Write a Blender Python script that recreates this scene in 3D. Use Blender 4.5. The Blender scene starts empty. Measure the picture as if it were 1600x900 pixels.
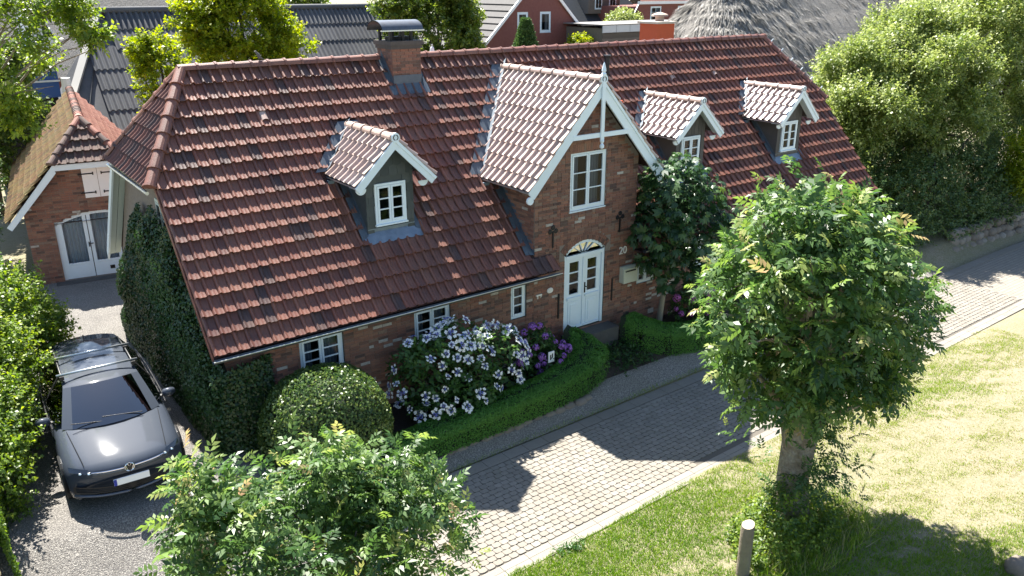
import bpy, bmesh, math, random
import numpy as np
from mathutils import Vector, Matrix
rng = np.random.default_rng(7); random.seed(7)
R = math.radians
S = bpy.context.scene
COL = S.collection

# ---------------------------------------------------------------- camera, sky, sun, exposure
cam_d = bpy.data.cameras.new('camera'); cam = bpy.data.objects.new('camera', cam_d); COL.objects.link(cam)
cam.location = (-3.449, -13.355, 7.753)
cam.rotation_euler = (R(90 - 20.31), 0, R(-36.73))
cam_d.sensor_width = 36; cam_d.lens = 36 * 1275.7 / 1600; cam_d.clip_end = 3000; cam_d.clip_start = .1
S.camera = cam
CAM = np.array(cam.location)

SUN_A, SUN_B = 0.04, 0.695                         # sun vector (A, B, 1): behind the house, a touch to the right
sv = Vector((SUN_A, SUN_B, 1)).normalized()
w = bpy.data.worlds.new('World'); S.world = w; w.use_nodes = True
nt = w.node_tree; bg = nt.nodes['Background']
sky = nt.nodes.new('ShaderNodeTexSky'); sky.sky_type = 'NISHITA'; sky.sun_disc = False
sky.sun_elevation = math.asin(sv.z); sky.sun_rotation = math.atan2(sv.x, sv.y)
sky.air_density = 1.0; sky.dust_density = .6
nt.links.new(sky.outputs[0], bg.inputs[0]); bg.inputs[1].default_value = 0.070
sd = bpy.data.lights.new('sun', 'SUN'); sd.energy = 5.0; sd.angle = R(.53); sd.color = (1, .955, .88)
so = bpy.data.objects.new('sun', sd); COL.objects.link(so); so.location = (0, 30, 40)
so.rotation_euler = (-sv).to_track_quat('-Z', 'Y').to_euler()
S.view_settings.view_transform = 'Standard'; S.view_settings.look = 'None'
S.view_settings.exposure = 1.92; S.view_settings.gamma = 1
S.render.engine = 'CYCLES'
S.cycles.max_bounces = 6; S.cycles.transparent_max_bounces = 12; S.cycles.transmission_bounces = 4

# ---------------------------------------------------------------- helpers: materials
def mat(name, col=(.5, .5, .5), rough=.7, metal=0., spec=.5, tint=None, noise=None, bump=None, transl=0., coat=0., alpha=1.):
    """tint: ramp of colours read from the per-face 'tint' attribute; noise: (scale, amount, colour2); bump: (scale, strength, kind)"""
    m = bpy.data.materials.new(name); m.use_nodes = True
    n = m.node_tree.nodes; l = m.node_tree.links; b = n['Principled BSDF']
    b.inputs['Roughness'].default_value = rough; b.inputs['Metallic'].default_value = metal
    b.inputs['Specular IOR Level'].default_value = spec
    b.inputs['Coat Weight'].default_value = coat; b.inputs['Coat Roughness'].default_value = .05
    tc = n.new('ShaderNodeNewGeometry')
    if tint:
        at = n.new('ShaderNodeAttribute'); at.attribute_name = 'tint'
        cr = n.new('ShaderNodeValToRGB'); e = cr.color_ramp.elements
        while len(e) < len(tint): e.new(.5)
        for i, c in enumerate(tint):
            e[i].position = i / (len(tint) - 1); e[i].color = (*c, 1)
        l.new(at.outputs['Fac'], cr.inputs[0]); out = cr.outputs[0]
    else:
        rgb = n.new('ShaderNodeRGB'); rgb.outputs[0].default_value = (*col, 1); out = rgb.outputs[0]
    if noise:
        for ns in (noise if isinstance(noise, list) else [noise]):
            t = n.new('ShaderNodeTexNoise'); t.inputs['Scale'].default_value = ns[0]; t.inputs['Detail'].default_value = 5
            t.inputs['Roughness'].default_value = .65
            l.new(tc.outputs['Position'], t.inputs[0])
            r = n.new('ShaderNodeValToRGB'); r.color_ramp.elements[0].position = .5 - ns[3] if len(ns) > 3 else .38
            r.color_ramp.elements[1].position = .5 + ns[3] if len(ns) > 3 else .68
            l.new(t.outputs[0], r.inputs[0])
            mu = n.new('ShaderNodeMath'); mu.operation = 'MULTIPLY'; mu.inputs[1].default_value = ns[1]; l.new(r.outputs[0], mu.inputs[0])
            mx = n.new('ShaderNodeMix'); mx.data_type = 'RGBA'; l.new(mu.outputs[0], mx.inputs[0])
            l.new(out, mx.inputs[6]); mx.inputs[7].default_value = (*ns[2], 1); out = mx.outputs[2]
    l.new(out, b.inputs['Base Color'])
    if bump:
        t = n.new('ShaderNodeTexVoronoi' if bump[2] == 'v' else 'ShaderNodeTexNoise'); t.inputs['Scale'].default_value = bump[0]
        if bump[2] != 'v': t.inputs['Detail'].default_value = 6
        l.new(tc.outputs['Position'], t.inputs[0])
        bp = n.new('ShaderNodeBump'); bp.inputs['Strength'].default_value = bump[1]; bp.inputs['Distance'].default_value = bump[3] if len(bump) > 3 else .02
        l.new(t.outputs[0], bp.inputs['Height']); l.new(bp.outputs[0], b.inputs['Normal'])
    if transl > 0:
        tr = n.new('ShaderNodeBsdfTranslucent'); ms = n.new('ShaderNodeMixShader'); ms.inputs[0].default_value = transl
        hs = n.new('ShaderNodeHueSaturation'); hs.inputs['Saturation'].default_value = 1.1; hs.inputs['Value'].default_value = 1.35
        hs.inputs['Hue'].default_value = .49
        l.new(out, hs.inputs['Color']); l.new(hs.outputs[0], tr.inputs[0])
        l.new(b.outputs[0], ms.inputs[1]); l.new(tr.outputs[0], ms.inputs[2])
        l.new(ms.outputs[0], n['Material Output'].inputs[0])
    if alpha < 1: b.inputs['Alpha'].default_value = alpha
    return m

# ---------------------------------------------------------------- helpers: meshes
class MB:
    def __init__(s): s.v = []; s.f = []; s.t = []
    def add(s, vs, fs, t=.5):
        o = len(s.v); s.v += [tuple(v) for v in vs]; s.f += [tuple(i + o for i in f) for f in fs]; s.t += [t] * len(fs); return s
    def box(s, x0, x1, y0, y1, z0, z1, t=.5):
        v = [(x, y, z) for z in (z0, z1) for y in (y0, y1) for x in (x0, x1)]
        return s.add(v, [(0, 2, 3, 1), (4, 5, 7, 6), (0, 1, 5, 4), (2, 6, 7, 3), (0, 4, 6, 2), (1, 3, 7, 5)], t)
    def beam(s, p, q, wv, hv, t=.5):
        """box from p to q with half-vectors wv, hv"""
        p, q, wv, hv = map(Vector, (p, q, wv, hv))
        v = [e + a * wv + b * hv for e in (p, q) for a, b in ((-1, -1), (1, -1), (1, 1), (-1, 1))]
        return s.add(v, [(3, 2, 1, 0), (4, 5, 6, 7), (0, 1, 5, 4), (1, 2, 6, 5), (2, 3, 7, 6), (3, 0, 4, 7)], t)
    def prism(s, poly, d, t=.5):
        d = Vector(d); a = [Vector(p) for p in poly]; b = [p + d for p in a]; n = len(a)
        return s.add(a + b, [tuple(range(n - 1, -1, -1)), tuple(range(n, 2 * n))] + [(i, (i + 1) % n, (i + 1) % n + n, i + n) for i in range(n)], t)
    def tube(s, pts, rad, n=8, t=.5, cap=True):
        pts = [Vector(p) for p in pts]
        if not hasattr(rad, '__len__'): rad = [rad] * len(pts)
        rings = []; ref = None
        for i, p in enumerate(pts):
            d = (pts[min(i + 1, len(pts) - 1)] - pts[max(i - 1, 0)]).normalized()
            if ref is None: ref = Vector((1, 0, 0)) if abs(d.x) < .9 else Vector((0, 1, 0))
            u = d.cross(ref).normalized(); vv = d.cross(u).normalized(); ref = vv.cross(d) if False else ref
            rings.append([p + rad[i] * (math.cos(2 * math.pi * k / n) * u + math.sin(2 * math.pi * k / n) * vv) for k in range(n)])
        vs = [q for r in rings for q in r]; fs = []
        for i in range(len(pts) - 1):
            for k in range(n): fs.append((i * n + k, i * n + (k + 1) % n, (i + 1) * n + (k + 1) % n, (i + 1) * n + k))
        if cap: fs += [tuple(range(n - 1, -1, -1)), tuple(range((len(pts) - 1) * n, len(pts) * n))]
        return s.add(vs, fs, t)
    def grid(s, fn, nu, nv, t=.5):
        vs = [fn(i / nu, j / nv) for j in range(nv + 1) for i in range(nu + 1)]
        return s.add(vs, [(j * (nu + 1) + i, j * (nu + 1) + i + 1, (j + 1) * (nu + 1) + i + 1, (j + 1) * (nu + 1) + i) for j in range(nv) for i in range(nu)], t)
    def lathe(s, c, prof, n=12, t=.5):
        vs = [(c[0] + r * math.cos(2 * math.pi * k / n), c[1] + r * math.sin(2 * math.pi * k / n), c[2] + z) for r, z in prof for k in range(n)]
        fs = [(i * n + k, i * n + (k + 1) % n, (i + 1) * n + (k + 1) % n, (i + 1) * n + k) for i in range(len(prof) - 1) for k in range(n)]
        return s.add(vs, fs + [tuple(range(n - 1, -1, -1)), tuple(range((len(prof) - 1) * n, len(prof) * n))], t)
    def data(s, name, m, smooth=False):
        me = bpy.data.meshes.new(name); me.from_pydata(s.v, [], s.f)
        me.attributes.new('tint', 'FLOAT', 'FACE').data.foreach_set('value', np.array(s.t, dtype=np.float32))
        if m is not None:
            for q in (m if isinstance(m, (list, tuple)) else [m]): me.materials.append(q)
        if smooth: me.polygons.foreach_set('use_smooth', [True] * len(me.polygons))
        me.update(); return me
    def build(s, name, m, parent=None, smooth=False):
        return link(name, s.data(name, m, smooth), parent)

def link(name, data, parent=None, M=None):
    o = bpy.data.objects.new(name, data); COL.objects.link(o)
    if parent is not None: o.parent = parent
    if M is not None: o.matrix_basis = M
    return o
def tag(o, label=None, cat=None, group=None, kind=None):
    if label: o['label'] = label
    if cat: o['category'] = cat
    if group: o['group'] = group
    if kind: o['kind'] = kind
    return o
def thing(name, label, cat, loc=(0, 0, 0), group=None):
    """an Empty at the base of a thing; its parts are modelled in world space, so the base offset is taken off them"""
    o = bpy.data.objects.new(name, None); COL.objects.link(o); o.location = loc; o.empty_display_size = .2
    return tag(o, label, cat, group)
def settle(root):
    """parts were modelled in world coordinates: move them under the root's base"""
    inv = Matrix.Translation(-Vector(root.location))
    for c in root.children: c.matrix_basis = inv @ c.matrix_basis
def np_mesh(name, V, Q, m, tint=None, smooth=False):
    """V (n,3), Q (k,4) or (k,3)"""
    me = bpy.data.meshes.new(name); k = Q.shape[1]
    me.vertices.add(len(V)); me.vertices.foreach_set('co', V.astype(np.float32).ravel())
    me.loops.add(Q.size); me.loops.foreach_set('vertex_index', Q.astype(np.int32).ravel())
    me.polygons.add(len(Q)); me.polygons.foreach_set('loop_start', np.arange(0, Q.size, k, dtype=np.int32))
    me.polygons.foreach_set('loop_total', np.full(len(Q), k, dtype=np.int32))
    if smooth: me.polygons.foreach_set('use_smooth', np.ones(len(Q), dtype=bool))
    if tint is not None: me.attributes.new('tint', 'FLOAT', 'FACE').data.foreach_set('value', tint.astype(np.float32))
    me.materials.append(m); me.update(calc_edges=True); return me
def smoothstep(x, a, b):
    t = np.clip((x - a) / (b - a), 0, 1); return t * t * (3 - 2 * t)
_nz = [(rng.normal(size=3), rng.uniform(0, 6.28)) for _ in range(10)]
def nz(P, f=1.0):
    P = np.asarray(P, float) * f; r = 0
    for k, (d, p) in enumerate(_nz): r = r + np.sin(P @ (d * (1 + .35 * k)) + p) / (1 + .3 * k)
    return r / 3.2

# ---------------------------------------------------------------- materials
M_TILE = mat('roof_tile_glaze', rough=.48, spec=.4, tint=[(.055, .038, .038), (.125, .046, .036), (.195, .070, .049), (.24, .098, .066), (.31, .155, .10)], noise=[(.7, .40, (.10, .065, .05)), (3.0, .30, (.24, .13, .09)), (13, .35, (.07, .045, .04))], bump=(60, .15, 'n'))
M_TILE_L = mat('dormer_tile_sun_glare', rough=.36, spec=.8, tint=[(.36, .25, .20), (.43, .32, .27), (.49, .39, .34)], noise=(9, .4, (.28, .17, .13)), bump=(60, .1, 'n'))  # same roof tile, paled: sun glare on gable and dormers put into the colour
M_OLD = mat('old_tile_moss', rough=.8, tint=[(.10, .05, .03), (.24, .10, .05), (.27, .16, .05), (.20, .15, .06)], noise=[(2.2, .75, (.22, .17, .05)), (14, .5, (.07, .045, .03))], bump=(40, .3, 'n'))
M_OLDR = mat('old_tile_red', rough=.75, tint=[(.24, .09, .06), (.32, .13, .09), (.36, .17, .12)], noise=(12, .4, (.16, .09, .07)))
M_OLDG = mat('old_tile_grey', rough=.85, tint=[(.06, .042, .04), (.11, .06, .05), (.14, .085, .07)], noise=(10, .7, (.10, .085, .07)))
M_DECK = mat('roof_felt', (.05, .022, .02), .9)
M_BRICK = mat('brick', rough=.85, tint=[(.085, .046, .038), (.18, .078, .055), (.27, .11, .072), (.30, .145, .092), (.21, .085, .06), (.25, .165, .12), (.50, .47, .42)], noise=[(14, .45, (.14, .095, .075)), (1.4, .35, (.16, .12, .09))], bump=(50, .4, 'n'))
M_MORTAR = mat('mortar', (.23, .195, .165), .95, noise=(20, .6, (.14, .11, .09)))
M_WHITE = mat('white_paint', (.70, .80, .86), .38, noise=(6, .2, (.58, .67, .72)))
M_SHUT = mat('shutter_white', (.82, .80, .78), .5, noise=(9, .15, (.68, .66, .62)))
M_GREEN = mat('pale_green_paint', (.50, .58, .54), .5, noise=(7, .2, (.4, .46, .42)))
M_SLATE = mat('slate_cladding', rough=.55, tint=[(.030, .040, .042), (.048, .060, .062), (.065, .075, .075)], noise=(8, .3, (.03, .04, .04)))
M_WOODC = mat('dark_cladding', rough=.7, tint=[(.06, .058, .055), (.09, .085, .08)], noise=(8, .4, (.05, .047, .045)))
M_LEAD = mat('lead_flashing', (.16, .21, .27), .5, .55, noise=(7, .5, (.30, .36, .42)))
M_LEADD = mat('weathered_lead', (.07, .095, .125), .6, .2, noise=(7, .5, (.12, .15, .18)))
M_ZINC = mat('zinc', (.52, .55, .57), .35, .8)
M_BLACK = mat('black_iron', (.012, .012, .014), .55, .3)
M_DARK = mat('dark_interior', (.010, .012, .016), .9)
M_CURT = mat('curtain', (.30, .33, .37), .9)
M_SOOT = mat('soot_metal', (.10, .115, .14), .45, .6, noise=(9, .5, (.06, .055, .055)))
M_ORANGE = mat('orange_render', (.48, .09, .035), .8, noise=(5, .3, (.38, .07, .03)))
M_LETTER = mat('cast_letter', (.72, .70, .64), .5)
M_CREAM = mat('cream_enamel', (.48, .50, .40), .4, noise=(5, .3, (.36, .38, .30)))
M_STEP = mat('step_stone', (.085, .08, .075), .9, noise=(6, .6, (.05, .05, .048)), bump=(30, .4, 'n'))
def glass_mat(name, base, mixv, refl=1.0):
    m = bpy.data.materials.new(name); m.use_nodes = True; n = m.node_tree.nodes; l = m.node_tree.links
    n.remove(n['Principled BSDF']); gl = n.new('ShaderNodeBsdfGlossy'); gl.inputs['Roughness'].default_value = .02; gl.inputs['Color'].default_value = (refl, refl, refl, 1)
    tr = n.new('ShaderNodeBsdfTransparent'); tr.inputs[0].default_value = (*base, 1)
    fr = n.new('ShaderNodeFresnel'); fr.inputs[0].default_value = 1.5
    ad = n.new('ShaderNodeMath'); ad.operation = 'ADD'; ad.inputs[1].default_value = mixv; ad.use_clamp = True
    mx = n.new('ShaderNodeMixShader'); l.new(fr.outputs[0], ad.inputs[0]); l.new(ad.outputs[0], mx.inputs[0]); l.new(tr.outputs[0], mx.inputs[1]); l.new(gl.outputs[0], mx.inputs[2])
    l.new(mx.outputs[0], n['Material Output'].inputs[0]); return m
M_GLASS = glass_mat('window_glass', (.62, .68, .72), .0, .55)
M_CGLASS = glass_mat('car_glass', (.10, .12, .12), .14)
M_CGLASS2 = glass_mat('car_side_glass', (.03, .035, .035), .08)

# ---------------------------------------------------------------- terrain
Z_ROAD = -.90
def kerb_y(x): return -4.97 + (np.asarray(x) - 2.9) * .017 - .0
def edge_y(x): return -2.02 + (np.asarray(x) - 3.8) * .012
def height(x, y):
    x = np.asarray(x, float); y = np.asarray(y, float)
    front = np.interp(y, [-2.0, -1.5, -1.0, -.1, .4], [Z_ROAD, -.66, -.52, -.36, 0])
    drive = np.interp(y, [-3.0, -1.2], [Z_ROAD, 0])
    right = np.interp(y, [-1.3, -1.0, 2], [Z_ROAD, -.5, -.1])
    t = smoothstep(x, -.25, 1.3); h = drive * (1 - t) + front * t
    t2 = smoothstep(x, 20.2, 22.5); h = h * (1 - t2) + right * t2
    h = np.where(y < -4.9, Z_ROAD + .03 + .03 * np.sin(x * 1.1) * np.sin(y * .9 + 1), h)
    return h
def sheet(name, xs, ys, dz, m, hf=None, kind='structure'):
    X, Y = np.meshgrid(xs, ys); Zz = (hf or height)(X, Y) + dz
    V = np.stack([X, Y, Zz], -1).reshape(-1, 3); nx = len(xs); ny = len(ys)
    i = np.arange(nx - 1)[None, :] + nx * np.arange(ny - 1)[:, None]; i = i.ravel()
    Q = np.stack([i, i + 1, i + nx + 1, i + nx], 1)
    o = link(name, np_mesh(name, V, Q, m, smooth=True)); tag(o, kind=kind); return o

M_GROUND = mat('lawn_ground', (.225, .19, .125), .95, noise=[(.5, .55, (.12, .145, .04), .14), (4.0, .6, (.15, .145, .06), .12), (22, .45, (.36, .31, .235), .1), (60, .4, (.12, .10, .06), .1)], bump=(60, .6, 'n', .03))
M_GRAVEL = mat('gravel', (.30, .28, .25), .95, noise=[(30, .9, (.48, .45, .40), .07), (48, .85, (.11, .10, .095), .06), (1.2, .35, (.14, .13, .12))], bump=(75, 1., 'v', .03))
M_GRAVEL2 = mat('fine_gravel', (.29, .265, .235), .95, noise=[(30, .85, (.44, .41, .37), .07), (44, .85, (.11, .10, .09), .07), (1.5, .4, (.20, .19, .14))], bump=(70, .9, 'v', .03))
M_SOIL = mat('soil', (.035, .027, .02), .95, noise=(8, .5, (.06, .045, .03)), bump=(30, .8, 'n', .05))
M_SAND = mat('joint_sand', (.11, .098, .08), .95, noise=(20, .5, (.09, .08, .065)))
M_PAVE = mat('paver_concrete', rough=.9, tint=[(.195, .18, .152), (.23, .211, .18), (.262, .241, .208)], noise=[(25, .4, (.16, .14, .115)), (.7, .45, (.175, .15, .115)), (2.6, .3, (.15, .13, .105))], bump=(90, .35, 'n', .01))
M_KERB = mat('kerb_concrete', rough=.9, tint=[(.19, .172, .142), (.235, .213, .18)], noise=(18, .5, (.26, .24, .21)), bump=(80, .3, 'n', .01))

xs = np.concatenate([[-1500, -600, -250, -120, -60, -30, -18], np.arange(-12, 34.1, .4), [40, 50, 65, 90, 150, 300, 700, 1500]])
ys = np.concatenate([[-600, -200, -80, -40, -24], np.arange(-15, 14.1, .3), [18, 24, 32, 45, 70, 120, 250, 600, 1500]])
def hground(X, Y):
    h = height(X, Y); on = (Y < edge_y(X) + .02) & (Y > kerb_y(X) + .1) & (X > -16) & (X < 60)
    return np.where(on, Z_ROAD - .10, h)
ground = sheet('ground', xs, ys, 0, M_GROUND, hground)
sheet('gravel_driveway', np.arange(-3.6, .75, .15), np.arange(-2.9, 12.1, .15), .022, M_GRAVEL)
def hstrip(X, Y): return height(X, Y)
xs2 = np.arange(.7, 22.6, .2)
Xs = np.tile(xs2, (6, 1)); t_ = np.linspace(0, 1, 6)[:, None]; Ys = edge_y(Xs) * (1 - t_) + (-1.3) * t_ + .0
V = np.stack([Xs, Ys, height(Xs, Ys) + .03], -1).reshape(-1, 3); i = (np.arange(len(xs2) - 1)[None, :] + len(xs2) * np.arange(5)[:, None]).ravel()
tag(link('gravel_strip', np_mesh('gravel_strip', V, np.stack([i, i + 1, i + len(xs2) + 1, i + len(xs2)], 1), M_GRAVEL2, smooth=True)), kind='structure')
sheet('flower_bed', np.arange(.9, 20.3, .2), np.linspace(-1.34, .05, 9), .045, M_SOIL)

# ---------------------------------------------------------------- road with pavers
road_v = [(-16, float(edge_y(-16)), Z_ROAD - .016), (60, float(edge_y(60)), Z_ROAD - .016), (60, float(kerb_y(60)), Z_ROAD - .016), (-16, float(kerb_y(-16)), Z_ROAD - .016)]
rb = MB(); rb.add(road_v, [(3, 2, 1, 0)])
M_ROADFAR = bpy.data.materials.new('road_paving'); M_ROADFAR.use_nodes = True
n_ = M_ROADFAR.node_tree.nodes; l_ = M_ROADFAR.node_tree.links; bk = n_.new('ShaderNodeTexBrick'); tcn = n_.new('ShaderNodeTexCoord')
bk.inputs['Scale'].default_value = 1; bk.inputs['Brick Width'].default_value = .155; bk.inputs['Row Height'].default_value = .124; bk.inputs['Mortar Size'].default_value = .009
bk.inputs['Color1'].default_value = (.21, .188, .155, 1); bk.inputs['Color2'].default_value = (.24, .215, .18, 1); bk.inputs['Mortar'].default_value = (.13, .115, .092, 1)
l_.new(tcn.outputs['Object'], bk.inputs[0]); l_.new(bk.outputs[0], n_['Principled BSDF'].inputs['Base Color']); n_['Principled BSDF'].inputs['Roughness'].default_value = .9
road = rb.build('road', [M_ROADFAR]); tag(road, kind='structure')
sand = MB(); sand.add([(-6, float(edge_y(-6)), Z_ROAD - .012), (22.05, float(edge_y(22.05)), Z_ROAD - .012), (22.05, float(kerb_y(22.05)), Z_ROAD - .012), (-6, float(kerb_y(-6)), Z_ROAD - .012)], [(3, 2, 1, 0)])
sand.build('joint_sand', M_SAND, road)
def paver_mesh(lx, ly, t, seed):
    """a stone with worn round corners and a slightly wavy outline"""
    r = random.Random(seed); pts = []; c = .022
    hx, hy = lx / 2 - .0025, ly / 2 - .0025
    base = [(-hx + c, -hy), (0, -hy - .004), (hx - c, -hy), (hx, -hy + c), (hx, hy - c), (hx - c, hy), (0, hy - .006), (-hx + c, hy), (-hx, hy - c), (-hx, -hy + c)]
    base = [(x + r.uniform(-.004, .004), y + r.uniform(-.004, .004)) for x, y in base]
    mb = MB(); n = len(base); rings = [[(x, y, -.02) for x, y in base], [(x, y, -.006) for x, y in base], [(x * .955, y * .95, 0) for x, y in base]]
    mb.add([p for q in rings for p in q], [(k * n + i, k * n + (i + 1) % n, (k + 1) * n + (i + 1) % n, (k + 1) * n + i) for k in range(2) for i in range(n)] + [tuple(range(2 * n, 3 * n))], t)
    return mb
PAV = [paver_mesh(.155, .124, t, s) for s, t in enumerate((.1, .35, .5, .65, .9, .45))]
places = []
slope = math.atan(.0145)
for row in range(22):
    for k in range(-38, 143):
        x = k * .155 + (row % 2) * .0775 + .02 * (row % 3); y0 = float(edge_y(x)) - .30 - .064 - row * .124
        if y0 - .06 < float(kerb_y(x)) + .26: continue
        if x > 22: continue
        z = Z_ROAD + .004 + random.uniform(-.004, .004)
        places.append((x, y0, z, random.uniform(-.02, .02) + slope, random.randrange(len(PAV))))
def seen(p):          # inside the view cone and not behind the foreground bush or the ash
    d = np.array(p[:3]) - CAM; c = math.cos(R(36.73)); s_ = math.sin(R(36.73)); u = d[0] * c - d[1] * s_; f = d[0] * s_ + d[1] * c
    return f
def in_view(P):
    d = np.asarray(P, float) - CAM; yaw, pit = R(36.73), R(20.31)
    fw = np.array([math.sin(yaw) * math.cos(pit), math.cos(yaw) * math.cos(pit), -math.sin(pit)]); rt = np.array([math.cos(yaw), -math.sin(yaw), 0]); up = np.cross(rt, fw)
    q = np.array([d @ rt, d @ up, d @ fw]); return 800 + 1275.7 * q[0] / q[2], 450 - 1275.7 * q[1] / q[2], q[2]
order = []
for p in places:
    u, v, dd = in_view(p[:3]); vis = 690 < u < 1140 and 640 < v < 900
    order.append((0 if vis else 1, dd))
idx = sorted(range(len(places)), key=lambda i: order[i]); near = set(idx[:300])
PAVD = [q.data('paver', M_PAVE) for q in PAV]
stuff = MB()
for i, (x, y, z, rz, k) in enumerate(places):
    Mx = Matrix.Translation((x, y, z)) @ Matrix.Rotation(rz, 4, 'Z')
    if i in near: link('paver', PAVD[k], road, Mx)
    else: stuff.add([Mx @ Vector(v) for v in PAV[k].v], PAV[k].f, PAV[k].t[0])
tag(stuff.build('pavers_far', M_PAVE, road), kind='stuff')
for k in range(-8, 56):       # flat kerb slabs along the lawn, a row of narrow stones beside them, gutter slabs on the house side
    x = k * .5
    mb = MB(); ky = float(kerb_y(x)); mb.box(-.246, .246, -.05, .11, -.06, .006, random.random()); o = mb.build('kerb_slab', M_KERB, road); o.location = (x, ky, Z_ROAD); o.rotation_euler.z = slope
    mb = MB(); mb.box(-.246, .246, .12, .25, -.06, .003, random.random()); o = mb.build('edging_slab', M_KERB, road); o.location = (x, ky, Z_ROAD); o.rotation_euler.z = slope
    mb = MB(); mb.box(-.245, .245, -.29, .0, -.06, .004, random.random() * .6); o = mb.build('gutter_slab', M_PAVE, road); o.location = (x, float(edge_y(x)), Z_ROAD); o.rotation_euler.z = slope

# ================================================================= the long brick house
ZR, YR, ZE, YE = 6.19, 3.55, 1.841, -.30
XE = 20.30; RX0, RX1 = 1.17, 19.03; ZH = 4.48
SL = (ZR - ZE) / (YR - YE); YH = YE + (ZH - ZE) / SL
def roof_z(y): return ZE + (y - YE) * SL
def roof_y(z): return YE + (z - ZE) / SL
house = thing('brick_house', 'long low brick house with red pantile roof, three dormers and tall white-trimmed front gable', 'house', (10, 3.5, 0))
GX, GHW, GZE, GZA = 8.65, 1.95, 3.74, 5.87          # cross gable: centre, half width at eaves, eave height, ridge height
GSL = (GZA - GZE) / GHW; GWL, GWR = 7.12, 10.18
DY = .80; DHW, DZE, DZA, DWH = .86, 4.17, 5.0, .53   # dormers: front wall y, half width at eaves, eave and ridge heights, wall half width
DX = [4.08, 12.85, 17.04]; DSL = (DZA - DZE) / DHW
YB = -.36                                            # plane of the gable's bargeboards

def clip_mb(mb, planes):
    me = mb.data('tmp', None); bm = bmesh.new(); bm.from_mesh(me); bpy.data.meshes.remove(me)
    for co, no in planes:
        bmesh.ops.bisect_plane(bm, geom=bm.verts[:] + bm.edges[:] + bm.faces[:], plane_co=co, plane_no=no, clear_outer=True)
    lay = bm.faces.layers.float['tint']; out = MB(); bm.verts.index_update()
    out.v = [tuple(v.co) for v in bm.verts]; out.f = [tuple(v.index for v in f.verts) for f in bm.faces]; out.t = [f[lay] for f in bm.faces]
    bm.free(); return out
PROF = [(0, .012), (.008, .032), (.024, .051), (.042, .055), (.058, .042), (.074, .018), (.095, .004), (.118, .007), (.134, .013), (.15, .008), (.175, .003), (.205, .012)]
def tile_mb(w, gauge, lift, t, hk=1.0):
    k = w / .205; L = gauge + .03; mb = MB(); n = len(PROF); vs = []
    kb = .56 * gauge; hb = .14 * lift
    def h(v): return lift + (hb - lift) * v / kb if v < kb else hb * (1 - (v - kb) / (gauge - kb))
    for v in (0, kb, L): vs += [(u * k, v, h(v) + p * hk) for u, p in PROF]
    vs += [(u * k, .004, h(0) + p * hk - .03) for u, p in PROF] + [(u * k, 0, h(0) + p * hk) for u, p in PROF]
    fs = [(j * n + i, j * n + i + 1, (j + 1) * n + i + 1, (j + 1) * n + i) for j in range(2) for i in range(n - 1)] + [(3 * n + i, 3 * n + i + 1, 4 * n + i + 1, 4 * n + i) for i in range(n - 1)]
    q = len(vs); vs += [(0, 0, lift - .005), (0, L, -.01), vs[2 * n], vs[0], (w, 0, lift - .005), (w, L, -.01), vs[3 * n - 1], vs[n - 1]]; fs += [(q, q + 3, q + 2, q + 1), (q + 5, q + 6, q + 7, q + 4)]
    return mb.add(vs, fs, t)
TILE_OBJ = []      # (matrix, mesh key) of whole tiles that may become objects
TILE_STUFF = {}
TILE_KEYS = {}
def tile_key(w, gauge, lift, mname, var, hk):
    k = (round(w, 4), round(gauge, 4), lift, mname, var, hk)
    if k not in TILE_KEYS: TILE_KEYS[k] = [tile_mb(w, gauge, lift, var, hk), None]
    return k
def tile_field(O, U, Vv, lu, lv, wt, gauge, mname, keep, planes=(), lift=.058, tints=None, whole=None, hk=1.0):
    """rows of tiles on a plane; pieces that cross the clip planes are cut"""
    O, U, Vv = Vector(O), Vector(U).normalized(), Vector(Vv).normalized(); N = U.cross(Vv)
    nu = round(lu / wt); wt = lu / nu; nv = round(lv / gauge); gauge = lv / nv; part = MB()
    for j in range(nv):
        for i in range(nu):
            c = O + U * ((i + .5) * wt) + Vv * ((j + .5) * gauge)
            if not keep(c): continue
            tv = random.choice(tints or (.04, .2, .3, .4, .45, .5, .5, .55, .6, .65, .7)); key = tile_key(wt, gauge, lift, mname, tv, hk)
            jit = random.uniform(-.003, .003); p = O + U * (i * wt) + Vv * (j * gauge + jit + .010 * float(nz(np.array(c) * .8))) + N * (.014 + .012 * float(nz(np.array(c) * .6 + 4)))
            Mx = Matrix(((U.x, Vv.x, N.x, p.x), (U.y, Vv.y, N.y, p.y), (U.z, Vv.z, N.z, p.z), (0, 0, 0, 1)))
            inside = all((c + du * U * wt * .55 + dv * Vv * gauge * .62 - Vector(co)).dot(Vector(no)) < 0 for co, no in planes for du in (-1, 1) for dv in (-1, 1))
            if inside: TILE_OBJ.append((Mx, key, c))
            else:
                tm = TILE_KEYS[key][0]; part.add([Mx @ Vector(v) for v in tm.v], tm.f, tv)
    if part.f:
        part = clip_mb(part, planes); TILE_STUFF.setdefault(mname, MB()).add(part.v, part.f)
        TILE_STUFF[mname].t[-len(part.f):] = part.t
def in_gable(c):
    if c.y < YE + .30: return 7.62 < c.x < 10.22
    h = abs(c.x - GX); z = roof_z(c.y)
    return h < 1.53 + .13 if z < GZE - .1 else h < (GZA - z) / GSL + .17
def in_dormer(c):
    for dx in DX:
        h = abs(c.x - dx); z = roof_z(c.y)
        if c.y > DY - .02 and (h < DWH + .09 if z < DZE - .1 else h < (DZA - z) / DSL + .10): return True
    return False
def in_chim(c): return 5.46 < c.x < 6.32 and c.y > 2.98
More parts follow.
